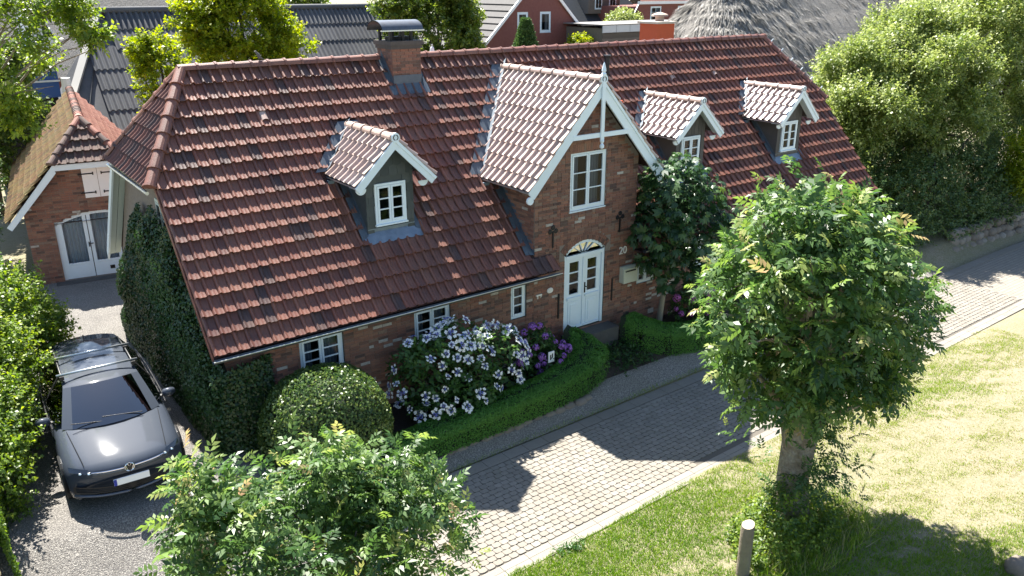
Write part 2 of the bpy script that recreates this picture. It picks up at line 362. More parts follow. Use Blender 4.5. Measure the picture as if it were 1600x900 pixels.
# front slope
GA = math.hypot(YR - YE, ZR - ZE) / 16
up = Vector((0, YR - YE, ZR - ZE)).normalized(); nrm = Vector((1, 0, 0)).cross(up)
hl = (Vector((RX0, YR, ZR)) - Vector((0, YH, ZH))); hr = (Vector((RX1, YR, ZR)) - Vector((XE, YH, ZH)))
cutL = ((0, YH, ZH), tuple(-(nrm.cross(hl)) if nrm.cross(hl).x > 0 else nrm.cross(hl)))
cutR = ((XE, YH, ZH), tuple(nrm.cross(hr) if nrm.cross(hr).x > 0 else -nrm.cross(hr)))
def inside_hips(c, m=.12):
    return (c - Vector(cutL[0])).dot(Vector(cutL[1]).normalized()) < m and (c - Vector(cutR[0])).dot(Vector(cutR[1]).normalized()) < m
tile_field((0, YE, ZE), (1, 0, 0), up, XE, GA * 16, .205, GA, 'M_TILE', lambda c: inside_hips(c) and not in_gable(c) and not in_dormer(c) and not in_chim(c), [cutL, cutR], hk=1.2)
# back slope
upb = Vector((0, -(YR - YE), ZR - ZE)).normalized(); yb0 = 2 * YR - YE
nb = Vector((-1, 0, 0)).cross(upb)
hlb = Vector((RX0, YR, ZR)) - Vector((0, 2 * YR - YH, ZH)); c1 = nb.cross(hlb); c1 = c1 if c1.x < 0 else -c1
hrb = Vector((RX1, YR, ZR)) - Vector((XE, 2 * YR - YH, ZH)); c2 = nb.cross(hrb); c2 = c2 if c2.x > 0 else -c2
tile_field((XE, yb0, ZE), (-1, 0, 0), upb, XE, GA * 16, .205, GA, 'M_TILE', lambda c: (c - Vector((0, 2 * YR - YH, ZH))).dot(c1.normalized()) < .1 and (c - Vector((XE, 2 * YR - YH, ZH))).dot(c2.normalized()) < .1, [((0, 2 * YR - YH, ZH), tuple(c1)), ((XE, 2 * YR - YH, ZH), tuple(c2))])
# half hips
def half_hip(x0, xr, sgn):
    o = Vector((x0 - sgn * .10, YR + sgn * (YR - YH + .05), ZH - .14)); U = Vector((0, -sgn, 0)); Vv = (Vector((xr, YR, ZR)) - Vector((x0, YR, ZH))).normalized()
    N = U.cross(Vv); L = (Vector((xr, YR, ZR)) - Vector((x0, YR, ZH))).length + .17
    pl = []
    for yy in (YH, 2 * YR - YH):
        e = Vector((xr, YR, ZR)) - Vector((x0, yy, ZH)); c = N.cross(e); c = c if (c.y < 0) == (yy == YH) else -c; pl.append(((x0, yy, ZH), tuple(c)))
    tile_field(o, U, Vv, 2 * (YR - YH) + .1, L, .205, .34, 'M_TILE', lambda c: all((c - Vector(p)).dot(Vector(q).normalized()) < .12 for p, q in pl), pl, tints=(0, .1, .2, .4), hk=1.25)
half_hip(0, RX0, 1); half_hip(XE, RX1, -1)
# cross gable and dormer roofs: u runs along y
def side_roofs(cx, hw, ze, za, yfront, gauge, key=None):
    sl = (za - ze) / hw
    for sg in (-1, 1):
        Vv = Vector((-sg * hw, 0, za - ze)).normalized(); L = math.hypot(hw, za - ze); yback = roof_y(za) + .05
        U = Vector((0, -1, 0)) if sg < 0 else Vector((0, 1, 0)); O = Vector((cx + sg * hw, yback if sg < 0 else yfront, ze)); nn = U.cross(Vv)
        nv = Vector((0, -SL, 1)).normalized()
        cut = ((0, YE, ZE + .03), (0, SL, -1))
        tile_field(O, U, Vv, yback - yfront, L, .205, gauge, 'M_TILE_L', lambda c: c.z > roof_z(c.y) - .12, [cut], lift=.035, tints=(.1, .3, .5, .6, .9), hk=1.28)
side_roofs(GX, GHW, GZE, GZA, YB - .03, .32)
for dx in DX: side_roofs(dx, DHW, DZE, DZA, DY - .33, .30)
# --- materialise: roof deck part, 300 largest whole tiles as objects, the rest as one joined part
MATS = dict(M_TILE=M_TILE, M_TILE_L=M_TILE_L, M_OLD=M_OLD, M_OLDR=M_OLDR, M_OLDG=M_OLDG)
deck = MB()
e = .0
deck.add([(0, YE, ZE), (XE, YE, ZE), (XE, YH, ZH), (RX1, YR, ZR), (RX0, YR, ZR), (0, YH, ZH), (0, 2 * YR - YE, ZE), (XE, 2 * YR - YE, ZE), (XE, 2 * YR - YH, ZH), (0, 2 * YR - YH, ZH)],
         [(5, 4, 3, 2, 1, 0), (6, 7, 8, 3, 4, 9), (4, 5, 9), (2, 3, 8)])
deck.add([(0, YE, ZE - .06), (XE, YE, ZE - .06), (XE, YR, ZR - .1), (0, YR, ZR - .1)], [(0, 1, 2, 3)])
# the front slope is open where the gable and dormers pass through, so the deck is cut into strips around them
deck = MB()
def deck_strip(x0, x1, y0, y1): deck.add([(x0, y0, roof_z(y0)), (x1, y0, roof_z(y0)), (x1, y1, roof_z(y1)), (x0, y1, roof_z(y1))], [(0, 1, 2, 3)])
deck_strip(0, GWL, YE, DY); deck_strip(GWR, XE, YE, DY); deck_strip(GWL, 7.6, YE, -.02); pass
xb = [0] + [v for dx in (DX[0],) for v in (dx - DWH, dx + DWH)] + [GWL, GWR] + [v for dx in DX[1:] for v in (dx - DWH, dx + DWH)] + [XE]
for a, b in zip(xb[::2], xb[1::2]): deck_strip(a, b, DY, YH)
deck_strip(DX[0] - DWH, DX[0] + DWH, roof_y(DZE), YH); deck_strip(DX[1] - DWH, DX[1] + DWH, roof_y(DZE), YH); deck_strip(DX[2] - DWH, DX[2] + DWH, roof_y(DZE), YH); deck_strip(GWL, GWR, roof_y(GZE), YH)
deck.add([(0, YH, ZH), (XE, YH, ZH), (RX1, YR, ZR), (RX0, YR, ZR)], [(0, 1, 2, 3)])
deck.add([(0, 2 * YR - YE, ZE), (XE, 2 * YR - YE, ZE), (XE, 2 * YR - YH, ZH), (RX1, YR, ZR), (RX0, YR, ZR), (0, 2 * YR - YH, ZH)], [(0, 1, 2, 3, 4, 5)])
deck.add([(0, YH, ZH), (0, 2 * YR - YH, ZH), (RX0, YR, ZR), (XE, YH, ZH), (XE, 2 * YR - YH, ZH), (RX1, YR, ZR)], [(0, 2, 1), (3, 4, 5)])
roof = deck.build('roof', M_DECK, house)
def flush_tiles(parent, limit, name='roof_tile', keep_first=None):
    sc = []
    for i, (Mx, key, c) in enumerate(TILE_OBJ):
        u, v, d = in_view(c); vis = 0 <= u <= 1600 and 0 <= v <= 900 and d > 0
        sc.append((0 if vis else 1, d))
    near = set(sorted(range(len(sc)), key=lambda i: sc[i])[:limit])
    for i, (Mx, key, c) in enumerate(TILE_OBJ):
        rec = TILE_KEYS[key]
        if i in near:
            if rec[1] is None: rec[1] = rec[0].data(name, MATS[key[3]], True)
            link(name, rec[1], parent, Mx)
        else: TILE_STUFF.setdefault(key[3], MB()).add([Mx @ Vector(v) for v in rec[0].v], rec[0].f, key[4])
    both = MB(); mats = []; mi = []
    for k, mb in TILE_STUFF.items():
        mats.append(MATS[k]); both.add(mb.v, mb.f); both.t[-len(mb.f):] = mb.t; mi += [len(mats) - 1] * len(mb.f)
    o = both.build('roof_tiles_far', mats, parent, True); o.data.polygons.foreach_set('material_index', mi); tag(o, kind='stuff')
    TILE_OBJ.clear(); TILE_STUFF.clear()
flush_tiles(roof, 300)
# ridge and hip tiles
def ridge_mesh(name, L, r, m, t=.5):
    mb = MB(); n = 9; secs = [(0, r * 1.18), (.045, r * 1.18), (.05, r * 1.02), (L + .03, r * .94)]; vs = []
    for y, rr in secs:
        vs += [(rr * math.cos(math.pi * k / (n - 1)), y, rr * .95 * math.sin(math.pi * k / (n - 1)) - .02) for k in range(n)]
    fs = [(j * n + i, j * n + i + 1, (j + 1) * n + i + 1, (j + 1) * n + i) for j in range(3) for i in range(n - 1)] + [tuple(range(n - 1, -1, -1)), tuple(range(3 * n, 4 * n))]
    return mb.add(vs, fs, t).data(name, m, False)
RT = [ridge_mesh('ridge_tile', .355, .115, M_TILE, t) for t in (.35, .5, .7)]
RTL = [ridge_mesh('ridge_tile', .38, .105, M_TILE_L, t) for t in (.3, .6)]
def ridge_run(p, q, meshes, parent, step=.355, dz=.05):
    p, q = Vector(p), Vector(q); d = (q - p); n = max(1, round(d.length / step)); Y = d.normalized(); X = Y.cross(Vector((0, 0, 1))).normalized(); Z = X.cross(Y)
    for i in range(n):
        b = p + d * (i / n) + Z * dz + Vector((random.uniform(-.004, .004), 0, random.uniform(-.004, .004)))
        k = d.length / n / step
        Mx = Matrix(((X.x, Y.x * k, Z.x, b.x), (X.y, Y.y * k, Z.y, b.y), (X.z, Y.z * k, Z.z, b.z), (0, 0, 0, 1)))
        link('ridge_tile', random.choice(meshes), parent, Mx)
ridge_run((RX1 + .1, YR, ZR), (6.34, YR, ZR), RT, roof); ridge_run((5.42, YR, ZR), (RX0 - .05, YR, ZR), RT, roof)
for x0, xr in ((0, RX0), (XE, RX1)):
    for yy in (YH, 2 * YR - YH):
        d = Vector((xr - x0, YR - yy, ZR - ZH)).normalized() * .2
        ridge_run(Vector((x0, yy, ZH)) - d, (xr, YR, ZR), RT, roof, .37, .05)
# clips on the right hip, verge strip on the left, eaves gutters
for k in range(6):
    f = k / 6 + .04; p = Vector((XE, YH, ZH)).lerp(Vector((RX1, YR, ZR)), f)
    mb = MB(); mb.tube([p + Vector((.0, -.05, .12)), p + Vector((.16, -.02, .2))], .018, 6); mb.build('hip_clip', M_ZINC, roof)
for x in (-.012, XE + .012):
    for yy, zz in ((YE, ZE), (2 * YR - YE, ZE)):
        yh = YH if yy == YE else 2 * YR - YH
        mb = MB(); mb.beam((x, yy, zz - .03), (x, yh, ZH - .03), (.012, 0, 0), (0, 0, .06)); mb.build('verge_strip', M_TILE, roof)
ybk = 2 * YR - YE
mb = MB(); mb.beam((-.05, ybk + .02, ZE - .14), (-.05, 2 * YR - YH, ZH - .14), (.02, 0, 0), (0, 0, .11)); mb.build('verge_board', M_WHITE, roof)
for k in range(2):
    mb = MB(); xa, xb_ = -.02 + k * .13, .10 + k * .13; mb.add([(xa, ybk, ZE - .10), (xb_, ybk, ZE - .10), (xb_, 2 * YR - YH, ZH - .10), (xa, 2 * YR - YH, ZH - .10), (xa, ybk, ZE - .13), (xb_, ybk, ZE - .13), (xb_, 2 * YR - YH, ZH - .13), (xa, 2 * YR - YH, ZH - .13)], [(0, 1, 2, 3), (7, 6, 5, 4), (0, 4, 5, 1), (2, 6, 7, 3), (1, 5, 6, 2), (3, 7, 4, 0)]); mb.build('soffit_board', M_GREEN, roof)
def gutter(x0, x1):
    mb = MB(); n = 7; r = .055; y0, z0 = YE - .05, ZE - .035
    pr_ = [(y0 + r * math.cos(math.pi + math.pi * k / (n - 1)), z0 + r * math.sin(math.pi + math.pi * k / (n - 1))) for k in range(n)]
    vs = [(x, y, z) for x in (x0, x1) for y, z in pr_]; mb.add(vs, [(i, i + 1, n + i + 1, n + i) for i in range(n - 1)])
    o = mb.build('gutter', mat_gut, house, True)
    mb = MB(); mb.tube([(x0, y0 - r, z0 + .004), (x1, y0 - r, z0 + .004)], .011, 6); mb.build('gutter_bead', M_ZINC, o)
mat_gut = mat('gutter_zinc', (.12, .13, .14), .5, .6)
gutter(-.03, 7.62); gutter(10.20, XE + .03)
mb = MB(); mb.tube([(-.14, YH - .05, ZH - .21), (-.14, 2 * YR - YH + .05, ZH - .21)], .035, 8); g2 = mb.build('gutter', M_ZINC, house)
# gutter soffit board
mb = MB(); mb.box(.02, 7.1, YE + .02, -.01, ZE - .10, ZE - .07); mb.box(GWR + .02, XE - .02, YE + .02, -.01, ZE - .10, ZE - .07); mb.build('soffit', M_DECK, house)

# ---------------------------------------------------------------- walls of brick
def clip2(poly, a, b, c):      # keep a*x+b*z<=c
    out = []
    for i in range(len(poly)):
        p, q = poly[i], poly[(i + 1) % len(poly)]; fp, fq = a * p[0] + b * p[1] - c, a * q[0] + b * q[1] - c
        if fp <= 0: out.append(p)
        if fp * fq < 0:
            t = fp / (fp - fq); out.append((p[0] + t * (q[0] - p[0]), p[1] + t * (q[1] - p[1])))
    return out
def wall_panels(mb, T, x0, x1, z0, z1, openings, clips=()):
    """T maps (x, depth, z) to world; wall face at depth 0"""
    xs_ = sorted({x0, x1, *[v for o in openings for v in (o[0], o[1]) if x0 < v < x1]}); zs_ = sorted({z0, z1, *[v for o in openings for v in (o[2], o[3]) if z0 < v < z1]})
    for a, b in zip(xs_, xs_[1:]):
        for c, d in zip(zs_, zs_[1:]):
            mx, mz = (a + b) / 2, (c + d) / 2
            if any(o[0] < mx < o[1] and o[2] < mz < o[3] for o in openings): continue
            poly = [(a, c), (b, c), (b, d), (a, d)]
            for cl in clips: poly = clip2(poly, *cl) if poly else poly
            if len(poly) > 2: mb.add([T(x, 0, z) for x, z in poly], [tuple(range(len(poly)))])
    for o in openings:
        a, b, c, d = o[:4]; D = .16
        mb.add([T(a, 0, c), T(b, 0, c), T(b, 0, d), T(a, 0, d), T(a, D, c), T(b, D, c), T(b, D, d), T(a, D, d)], [(0, 4, 5, 1), (2, 6, 7, 3), (1, 5, 6, 2), (3, 7, 4, 0)] if len(o) < 5 else [(2, 6, 7, 3)])
BR_L, BR_H = .208, .0635
TINTS = [.0, .08, .17, .17, .25, .33, .33, .42, .5, .5, .6, .66, .75, .83]
def brick_field(T, x0, x1, z0, z1, openings, clips=(), white=.02, rowh=BR_H, bl=BR_L, proud=.009):
    """list of (x, z, length, tint) of bricks in a wall"""
    out = []; r = 0; z = z0
    while z + rowh <= z1 + .01:
        x = x0 + (bl / 2 if r % 2 else 0); first = True; wrow = white * (4 if random.random() < .12 else 1)
        cells = []
        if r % 2: cells.append((x0, x0 + bl / 2))
        while x < x1 - .03:
            L = bl if random.random() < .8 else bl / 2
            cells.append((x, min(x + L, x1))); x += L
        for a, b in cells:
            # cut around openings
            segs = [(a, b)]
            for o in openings:
                if o[2] < z + rowh * .6 and o[3] > z + rowh * .4:
                    ns = []
                    for s0, s1 in segs:
                        if o[1] <= s0 or o[0] >= s1: ns.append((s0, s1))
                        else:
                            if o[0] - s0 > .03: ns.append((s0, o[0]))
                            if s1 - o[1] > .03: ns.append((o[1], s1))
                    segs = ns
            for s0, s1 in segs:
                if any(cl[0] * xx + cl[1] * (z + rowh) > cl[2] for cl in clips for xx in (s0, s1)): continue
                out.append((s0, s1, z, 1.0 if random.random() < wrow else random.choice(TINTS)))
        z += rowh; r += 1
    return out
def brick_mb(mb, T, s0, s1, z, t, rowh=BR_H, proud=.009):
    j = .0045; d = -proud - random.uniform(0, .004); a, b, c, e = s0 + j, s1 - j, z + j, z + rowh - j
    mb.add([T(a, d, c), T(b, d, c), T(b, d, e), T(a, d, e), T(a, .01, c), T(b, .01, c), T(b, .01, e), T(a, .01, e)], [(0, 1, 2, 3), (0, 4, 5, 1), (1, 5, 6, 2), (2, 6, 7, 3), (3, 7, 4, 0)], t)
# openings of the front wall (x0, x1, z0, z1)
WIN = dict(a=(1.62, 2.50, .86, 1.64), b=(4.06, 4.92, .86, 1.63), c=(6.49, 6.91, .83, 1.64), e=(14.68, 15.58, .86, 1.64), s=(10.34, 10.98, .82, 1.32), f=(17.2, 18.1, .86, 1.64), h=(12.2, 13.1, .86, 1.64))
DOOR = (8.00, 9.24, .14, 2.02); AR = .826; AZ = 2.30 - AR
GWIN = (8.11, 9.17, 3.03, 4.35)
slices = []
for k in range(12):
    a, b = 8.0 + k * .10333, 8.0 + (k + 1) * .10333; m = (a + b) / 2 - 8.62; slices.append((a, b, 2.019, AZ + math.sqrt(AR * AR - m * m), 1))
OPEN = list(WIN.values()) + [DOOR]; OPENG = [DOOR, GWIN] + slices
Tf = lambda x, d, z: (x, d, z)
gclips = [(GSL, 1, GZA - .10 + GSL * GX), (-GSL, 1, GZA - .10 - GSL * GX)]
wallm = MB()
wall_panels(wallm, Tf, .22, GWL, -.5, ZE + .10, OPEN); wall_panels(wallm, Tf, GWR, XE - .22, -.5, ZE + .10, OPEN)
wall_panels(wallm, Tf, GWL, GWR, -.5, GZA, OPENG, gclips)
wallm.add([(.22, 0, -.5), (.22, 2 * YR, -.5), (.22, 2 * YR, ZE), (.22, 2 * YR - YH, ZH - .1), (.22, YH, ZH - .1), (.22, 0, ZE + .1)], [(0, 5, 4, 3, 2, 1)])
wallm.add([(XE - .22, 0, -.5), (XE - .22, 2 * YR, -.5), (XE - .22, 2 * YR, ZE), (XE - .22, 2 * YR - YH, ZH - .1), (XE - .22, YH, ZH - .1), (XE - .22, 0, ZE + .1)], [(0, 1, 2, 3, 4, 5)])
wallm.add([(.22, 2 * YR, -.5), (XE - .22, 2 * YR, -.5), (XE - .22, 2 * YR, ZE + .1), (.22, 2 * YR, ZE + .1)], [(0, 3, 2, 1)])
for x in (GWL, GWR):       # gable cheeks above the main roof
    wallm.add([(x, 0, roof_z(0) - .3), (x, roof_y(GZA - GSL * (GX - GWL)) , GZA - GSL * (GX - GWL) - .1), (x, 0, GZA - GSL * (GX - GWL) - .1)], [(0, 1, 2)])
wall = wallm.build('wall', M_MORTAR, house)
bricks = []
for x0, x1, z0, z1, op, cl in ((.22, GWL, -.5, ZE + .06, OPEN, ()), (GWR, XE - .22, -.5, ZE + .06, OPEN, ()), (GWL, GWR, -.5, GZA, OPENG + [(8.0 - .16, 9.24 + .16, 1.9, 2.3, 1)], gclips)):
    bricks += brick_field(Tf, x0, x1, z0, z1, op, cl, .015 if x0 == GWL else .055)
bricks = [b for b in bricks if not (b[2] > 1.95 and b[2] < 2.55 and abs((b[0] + b[1]) / 2 - 8.62) < 1.0 and math.hypot((b[0] + b[1]) / 2 - 8.62, b[2] + .03 - AZ) < AR + .17)]
sc = [(0 if (b[2] > 1.3 and GWL < b[0] < 9.7) else 1, in_view(((b[0] + b[1]) / 2, 0, b[2]))[2]) for b in bricks]
near = set(sorted(range(len(bricks)), key=lambda i: sc[i])[:290]); st = MB()
for i, b in enumerate(bricks):
    if i in near: mb = MB(); brick_mb(mb, Tf, *b); mb.build('brick', M_BRICK, wall)
    else: brick_mb(st, Tf, *b)
# cheek bricks
Tc = lambda x, d, z: (GWL + d, -x, z)
ycb = roof_y(GZA - GSL * (GX - GWL))
for b in brick_field(Tc, -ycb, 0, 1.9, 4.1, (), [(-SL, -1, -(ZE - SL * YE) + 0.0 )] and [], .02):
    zc = b[2]
    if zc > roof_z(-b[0]) - .05 and zc < GZA - GSL * (GX - GWL) - .15: brick_mb(st, Tc, *b)
# arch over the door
for k in range(-13, 14):
    an = k * .062
    for rr, hh in ((AR + .008, .10), (AR + .115, .07)):
        c, s_ = math.sin(an), math.cos(an); t = random.choice(TINTS[:8])
        P = lambda r_, w_, d: (8.62 + r_ * c + w_ * s_, d, AZ + r_ * s_ - w_ * c)
        wv = .0235 if rr < AR + .05 else .027
        st.add([P(rr, -wv, -.012), P(rr, wv, -.012), P(rr + hh, wv, -.012), P(rr + hh, -wv, -.012), P(rr, -wv, .02), P(rr, wv, .02), P(rr + hh, wv, .02), P(rr + hh, -wv, .02)], [(0, 1, 2, 3), (0, 4, 5, 1), (1, 5, 6, 2), (2, 6, 7, 3), (3, 7, 4, 0)], t)
tag(st.build('bricks_far', M_BRICK, wall), kind='stuff')
# soldier course above the gable window
for k in range(17):
    x = GWIN[0] - .02 + k * .065; mb = MB(); mb.box(x + .004, x + .061, -.013, .01, GWIN[3] + .01, GWIN[3] + .17, random.choice(TINTS[3:])); mb.build('lintel_brick', M_BRICK, wall)

# ---------------------------------------------------------------- windows
def window(parent, x0, x1, z0, z1, y, cols, rows, casements=2, fw=.055, curtain=True, blind=None, T=None, m=None, name='window'):
    m = m or M_WHITE; T = T or (lambda x, d, z: (x, y + d, z))
    def bar(mb, a, b, c, d, d0, d1):
        mb.add([T(q[0], q[1], q[2]) for q in ((a, d0, c), (b, d0, c), (b, d0, d), (a, d0, d), (a, d1, c), (b, d1, c), (b, d1, d), (a, d1, d))], [(0, 1, 2, 3), (0, 4, 5, 1), (1, 5, 6, 2), (2, 6, 7, 3), (3, 7, 4, 0), (5, 4, 7, 6)])
    mb = MB(); bar(mb, x0, x1, z0, z0 + fw, -.012, .05); bar(mb, x0, x1, z1 - fw, z1, -.012, .05); bar(mb, x0, x0 + fw, z0 + fw, z1 - fw, -.010, .05); bar(mb, x1 - fw, x1, z0 + fw, z1 - fw, -.010, .05)
    bar(mb, x0 - .015, x1 + .015, z0 - .03, z0 - .001, -.045, .05)
    o = mb.build(name, m, parent)
    cw = (x1 - x0 - 2 * fw) / casements
    for c in range(casements):
        a, b = x0 + fw + c * cw + .004, x0 + fw + (c + 1) * cw - .004; sw = .042; zz0, zz1 = z0 + fw + .004, z1 - fw - .004
        mb = MB(); bar(mb, a, a + sw, zz0, zz1, -.022, .02); bar(mb, b - sw, b, zz0, zz1, -.022, .02); bar(mb, a + sw, b - sw, zz0, zz0 + sw, -.021, .02); bar(mb, a + sw, b - sw, zz1 - sw, zz1, -.021, .02)
        mb.build('casement', m, o)
        ph = (zz1 - zz0 - 2 * sw) / rows; pw = (b - a - 2 * sw) / cols
        for r in range(1, rows):
            mb = MB(); zc = zz0 + sw + r * ph; bar(mb, a + sw, b - sw, zc - .012, zc + .012, -.018, .015); mb.build('glazing_bar', m, o)
        for q in range(1, cols):
            mb = MB(); xc = a + sw + q * pw; bar(mb, xc - .012, xc + .012, zz0 + sw, zz1 - sw, -.017, .014); mb.build('glazing_bar', m, o)
        for r in range(rows):
            for q in range(cols):
                mb = MB(); aa, bb, cc, dd = a + sw + q * pw, a + sw + (q + 1) * pw, zz0 + sw + r * ph, zz0 + sw + (r + 1) * ph
                ti = random.uniform(-.003, .003); tj = random.uniform(-.003, .003)
                mb.add([T(aa, ti, cc), T(bb, -ti, cc), T(bb, tj - ti, dd), T(aa, tj + ti, dd)], [(0, 1, 2, 3)]); mb.build('pane', M_GLASS, o)
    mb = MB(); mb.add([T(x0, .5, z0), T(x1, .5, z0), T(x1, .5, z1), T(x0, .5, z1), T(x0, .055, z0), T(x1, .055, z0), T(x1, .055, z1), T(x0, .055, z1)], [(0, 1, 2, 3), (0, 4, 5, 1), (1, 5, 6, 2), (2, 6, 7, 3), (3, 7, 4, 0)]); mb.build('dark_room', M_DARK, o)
    if curtain:
        for a, b in ((x0 + fw, x0 + (x1 - x0) * .36), (x0 + (x1 - x0) * .60, x1 - fw)):
            mb = MB(); n = 14
            mb.grid(lambda u, v: T(a + (b - a) * u, .16 + .025 * math.sin(u * 26), z0 + .03 + (z1 - z0 - .08) * v), n * 2, 1); mb.build('curtain', M_CURT, o, True)
    if blind:
        mb = MB(); n = int((z1 - z0) / .045)
        for k in range(n): bar(mb, x0 + fw, x1 - fw, z0 + .05 + k * .045, z0 + .05 + k * .045 + .03, .045, .052)
        mb.build('blind', blind, o)
    return o
M_BLIND = mat('blind_slat', (.42, .26, .22), .6)
for k, w_ in WIN.items():
    window(house, *w_, .045, 1, 3 if k != 's' else 2, 1 if k == 'c' else 2)
window(house, *GWIN, .03, 1, 3, 2, fw=.06)

# ---------------------------------------------------------------- front door with fanlight
dm = MB()
def slab(mb, a, b, c, d, y0, y1): mb.box(a, b, y0, y1, c, d)
yd = .055
slab(dm, 8.0, 8.07, .14, 2.05, yd - .04, yd + .05); slab(dm, 9.17, 9.24, .14, 2.05, yd - .04, yd + .05); slab(dm, 8.07, 9.17, 1.90, 1.985, yd - .05, yd + .05)
n = 16; ro, ri = AR - .005, AR - .065; ang0 = math.asin(.615 / AR)
vs = []; fs = []
for k in range(n + 1):
    an = -ang0 + 2 * ang0 * k / n
    for rr in (ri, ro):
        for yy in (yd - .04, yd + .05): vs.append((8.62 + rr * math.sin(an), yy, AZ + rr * math.cos(an)))
for k in range(n):
    i = 4 * k; fs += [(i, i + 2, i + 6, i + 4), (i + 1, i + 5, i + 7, i + 3), (i, i + 4, i + 5, i + 1), (i + 2, i + 3, i + 7, i + 6)]
dm.add(vs, fs)
door = dm.build('door', M_WHITE, house)
for k, (a, b) in enumerate(((8.075, 8.615), (8.625, 9.165))):
    mb = MB(); slab(mb, a, b, .15, .92, yd, yd + .045); slab(mb, a, a + .13, .92, 1.895, yd, yd + .045); slab(mb, b - .13, b, .92, 1.895, yd, yd + .045); slab(mb, a + .13, b - .13, .92, 1.02, yd, yd + .045); slab(mb, a + .13, b - .13, 1.80, 1.895, yd, yd + .045)
    for zz in (1.275, 1.53): slab(mb, a + .13, b - .13, zz, zz + .03, yd + .004, yd + .04)
    slab(mb, a + .06, b - .06, .885, .945, yd - .035, yd - .001); slab(mb, a + .1, b - .1, .22, .84, yd - .014, yd - .001); slab(mb, a + .16, b - .16, .29, .77, yd - .026, yd - .0145); slab(mb, a + .02, b - .02, .155, .2, yd - .03, yd - .001)
    lf = mb.build('door_leaf', M_WHITE, door)
    for zz in (1.02, 1.275, 1.53):
        mb = MB(); mb.add([(a + .13, yd + .02, zz), (b - .13, yd + .021, zz), (b - .13, yd + .019, zz + .27), (a + .13, yd + .02, zz + .27)], [(0, 1, 2, 3)]); mb.build('door_pane', M_GLASS, door)
mb = MB(); mb.box(8.60, 8.64, yd - .022, yd - .002, .15, 1.89); mb.build('astragal', M_WHITE, door)
mb = MB(); mb.box(8.665, 8.70, yd - .012, yd - .001, .98, 1.24); mb.tube([(8.683, yd - .01, 1.14), (8.683, yd - .06, 1.14), (8.80, yd - .06, 1.14)], .011, 6); mb.build('door_handle', M_BLACK, door)
mb = MB(); nn = 12; mb.add([(8.62, yd + .02, 1.99)] + [(8.62 + ri * math.sin(-.72 + 1.44 * k / nn), yd + .02, AZ + ri * math.cos(-.72 + 1.44 * k / nn)) for k in range(nn + 1)], [(0, k + 1, k + 2) for k in range(nn)]); mb.build('fanlight_pane', M_GLASS, door)
for an in (-.42, -.17, .17, .42):
    mb = MB(); e = Vector((8.62 + ri * math.sin(an), yd + .0, AZ + ri * math.cos(an))); mb.beam((8.62 + .12 * an, yd, 1.985), e, (.013, 0, 0), (0, .012, 0)); mb.build('fanlight_bar', M_WHITE, door)
mb = MB(); mb.grid(lambda u, v: (8.36 + .10 * (u - .5), yd + .09, 2.05 + .07 * v), 1, 1); mb.grid(lambda u, v: (8.86 + .20 * (u - .5), yd + .09, 2.02 + .10 * v), 2, 1); mb.build('fanlight_ornament', mat('straw_ornament', (.55, .42, .24), .7), door)
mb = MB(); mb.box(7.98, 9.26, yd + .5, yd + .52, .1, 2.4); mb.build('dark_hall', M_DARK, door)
mb = MB(); mb.box(7.93, 9.42, -.40, .09, -.5, .10); o = mb.build('door_landing', M_STEP); tag(o, 'dark stone landing slab in front of the white double door', 'landing')
# ---------------------------------------------------------------- facade fittings
def anchor(x, z0, z1, trefoil):
    mb = MB(); mb.box(x - .018, x + .018, -.035, -.012, z0, z1)
    if trefoil:
        for dx, dz in ((0, .085), (-.085, -.005), (.085, -.005)):
            mb.lathe((0, 0, 0), [(.001, 0), (.05, 0), (.058, .01), (.05, .022), (.001, .022)], 10); k = 50
            for i in range(k): v = mb.v[-k + i]; mb.v[-k + i] = (x + dx + v[0], -.034 + v[2] * .8, z1 + .02 + dz + v[1])
        mb.box(x - .09, x + .09, -.03, -.014, z1 - .02, z1 + .015)
    mb.build('wall_anchor', M_BLACK, house)
anchor(7.63, 2.30, 2.66, True); anchor(9.66, 2.30, 2.66, True); anchor(7.83, .55, 1.16, False); anchor(9.50, .62, 1.18, False)
fc = bpy.data.curves.new('num', 'FONT'); fc.body = '20'; fc.size = .26; fc.extrude = .012
fo = bpy.data.objects.new('num', fc); COL.objects.link(fo); dg = bpy.context.evaluated_depsgraph_get(); me = bpy.data.meshes.new_from_object(fo.evaluated_get(dg)); bpy.data.objects.remove(fo)
me.materials.clear(); me.materials.append(M_LETTER); num = link('house_number', me, house); num.matrix_basis = Matrix.Translation((9.68, -.02, 1.74)) @ Matrix.Rotation(R(90), 4, 'X')
mb = MB(); mb.lathe((0, 0, 0), [(.001, 0), (.075, 0), (.085, .012), (.07, .03), (.001, .034)], 14); mb.v = [(7.57 + v[0] * 1.1, -.012 - v[2], 1.30 + v[1] * .8) for v in mb.v]; mb.build('wall_plaque', M_LETTER, house)
mb = MB(); mb.box(7.17, 7.33, -.04, -.013, 1.24, 1.275); mb.box(7.2, 7.22, -.04, -.013, 1.18, 1.24); mb.box(7.29, 7.31, -.04, -.013, 1.2, 1.24); mb.build('wall_ornament', M_LETTER, house)
# letter box
mb = MB(); mb.prism([(9.74, -.17, 1.02), (9.74, -.012, 1.02), (9.74, -.012, 1.42), (9.74, -.09, 1.42), (9.74, -.15, 1.37)], (.46, 0, 0)); box_ = MB(); lb = thing('letter_box', 'cream metal letter box hung on the brick wall right of the door', 'letter box', (9.97, -.09, 1.02))
mb.build('body', M_CREAM, lb); mb = MB(); mb.box(9.80, 10.14, -.168, -.160, 1.30, 1.33); mb.build('slot', M_BLACK, lb); mb = MB(); mb.beam((9.73, -.16, 1.375), (9.73, -.09, 1.43), (.0, .0, .008), (.0, .01, .01)); settle(lb)

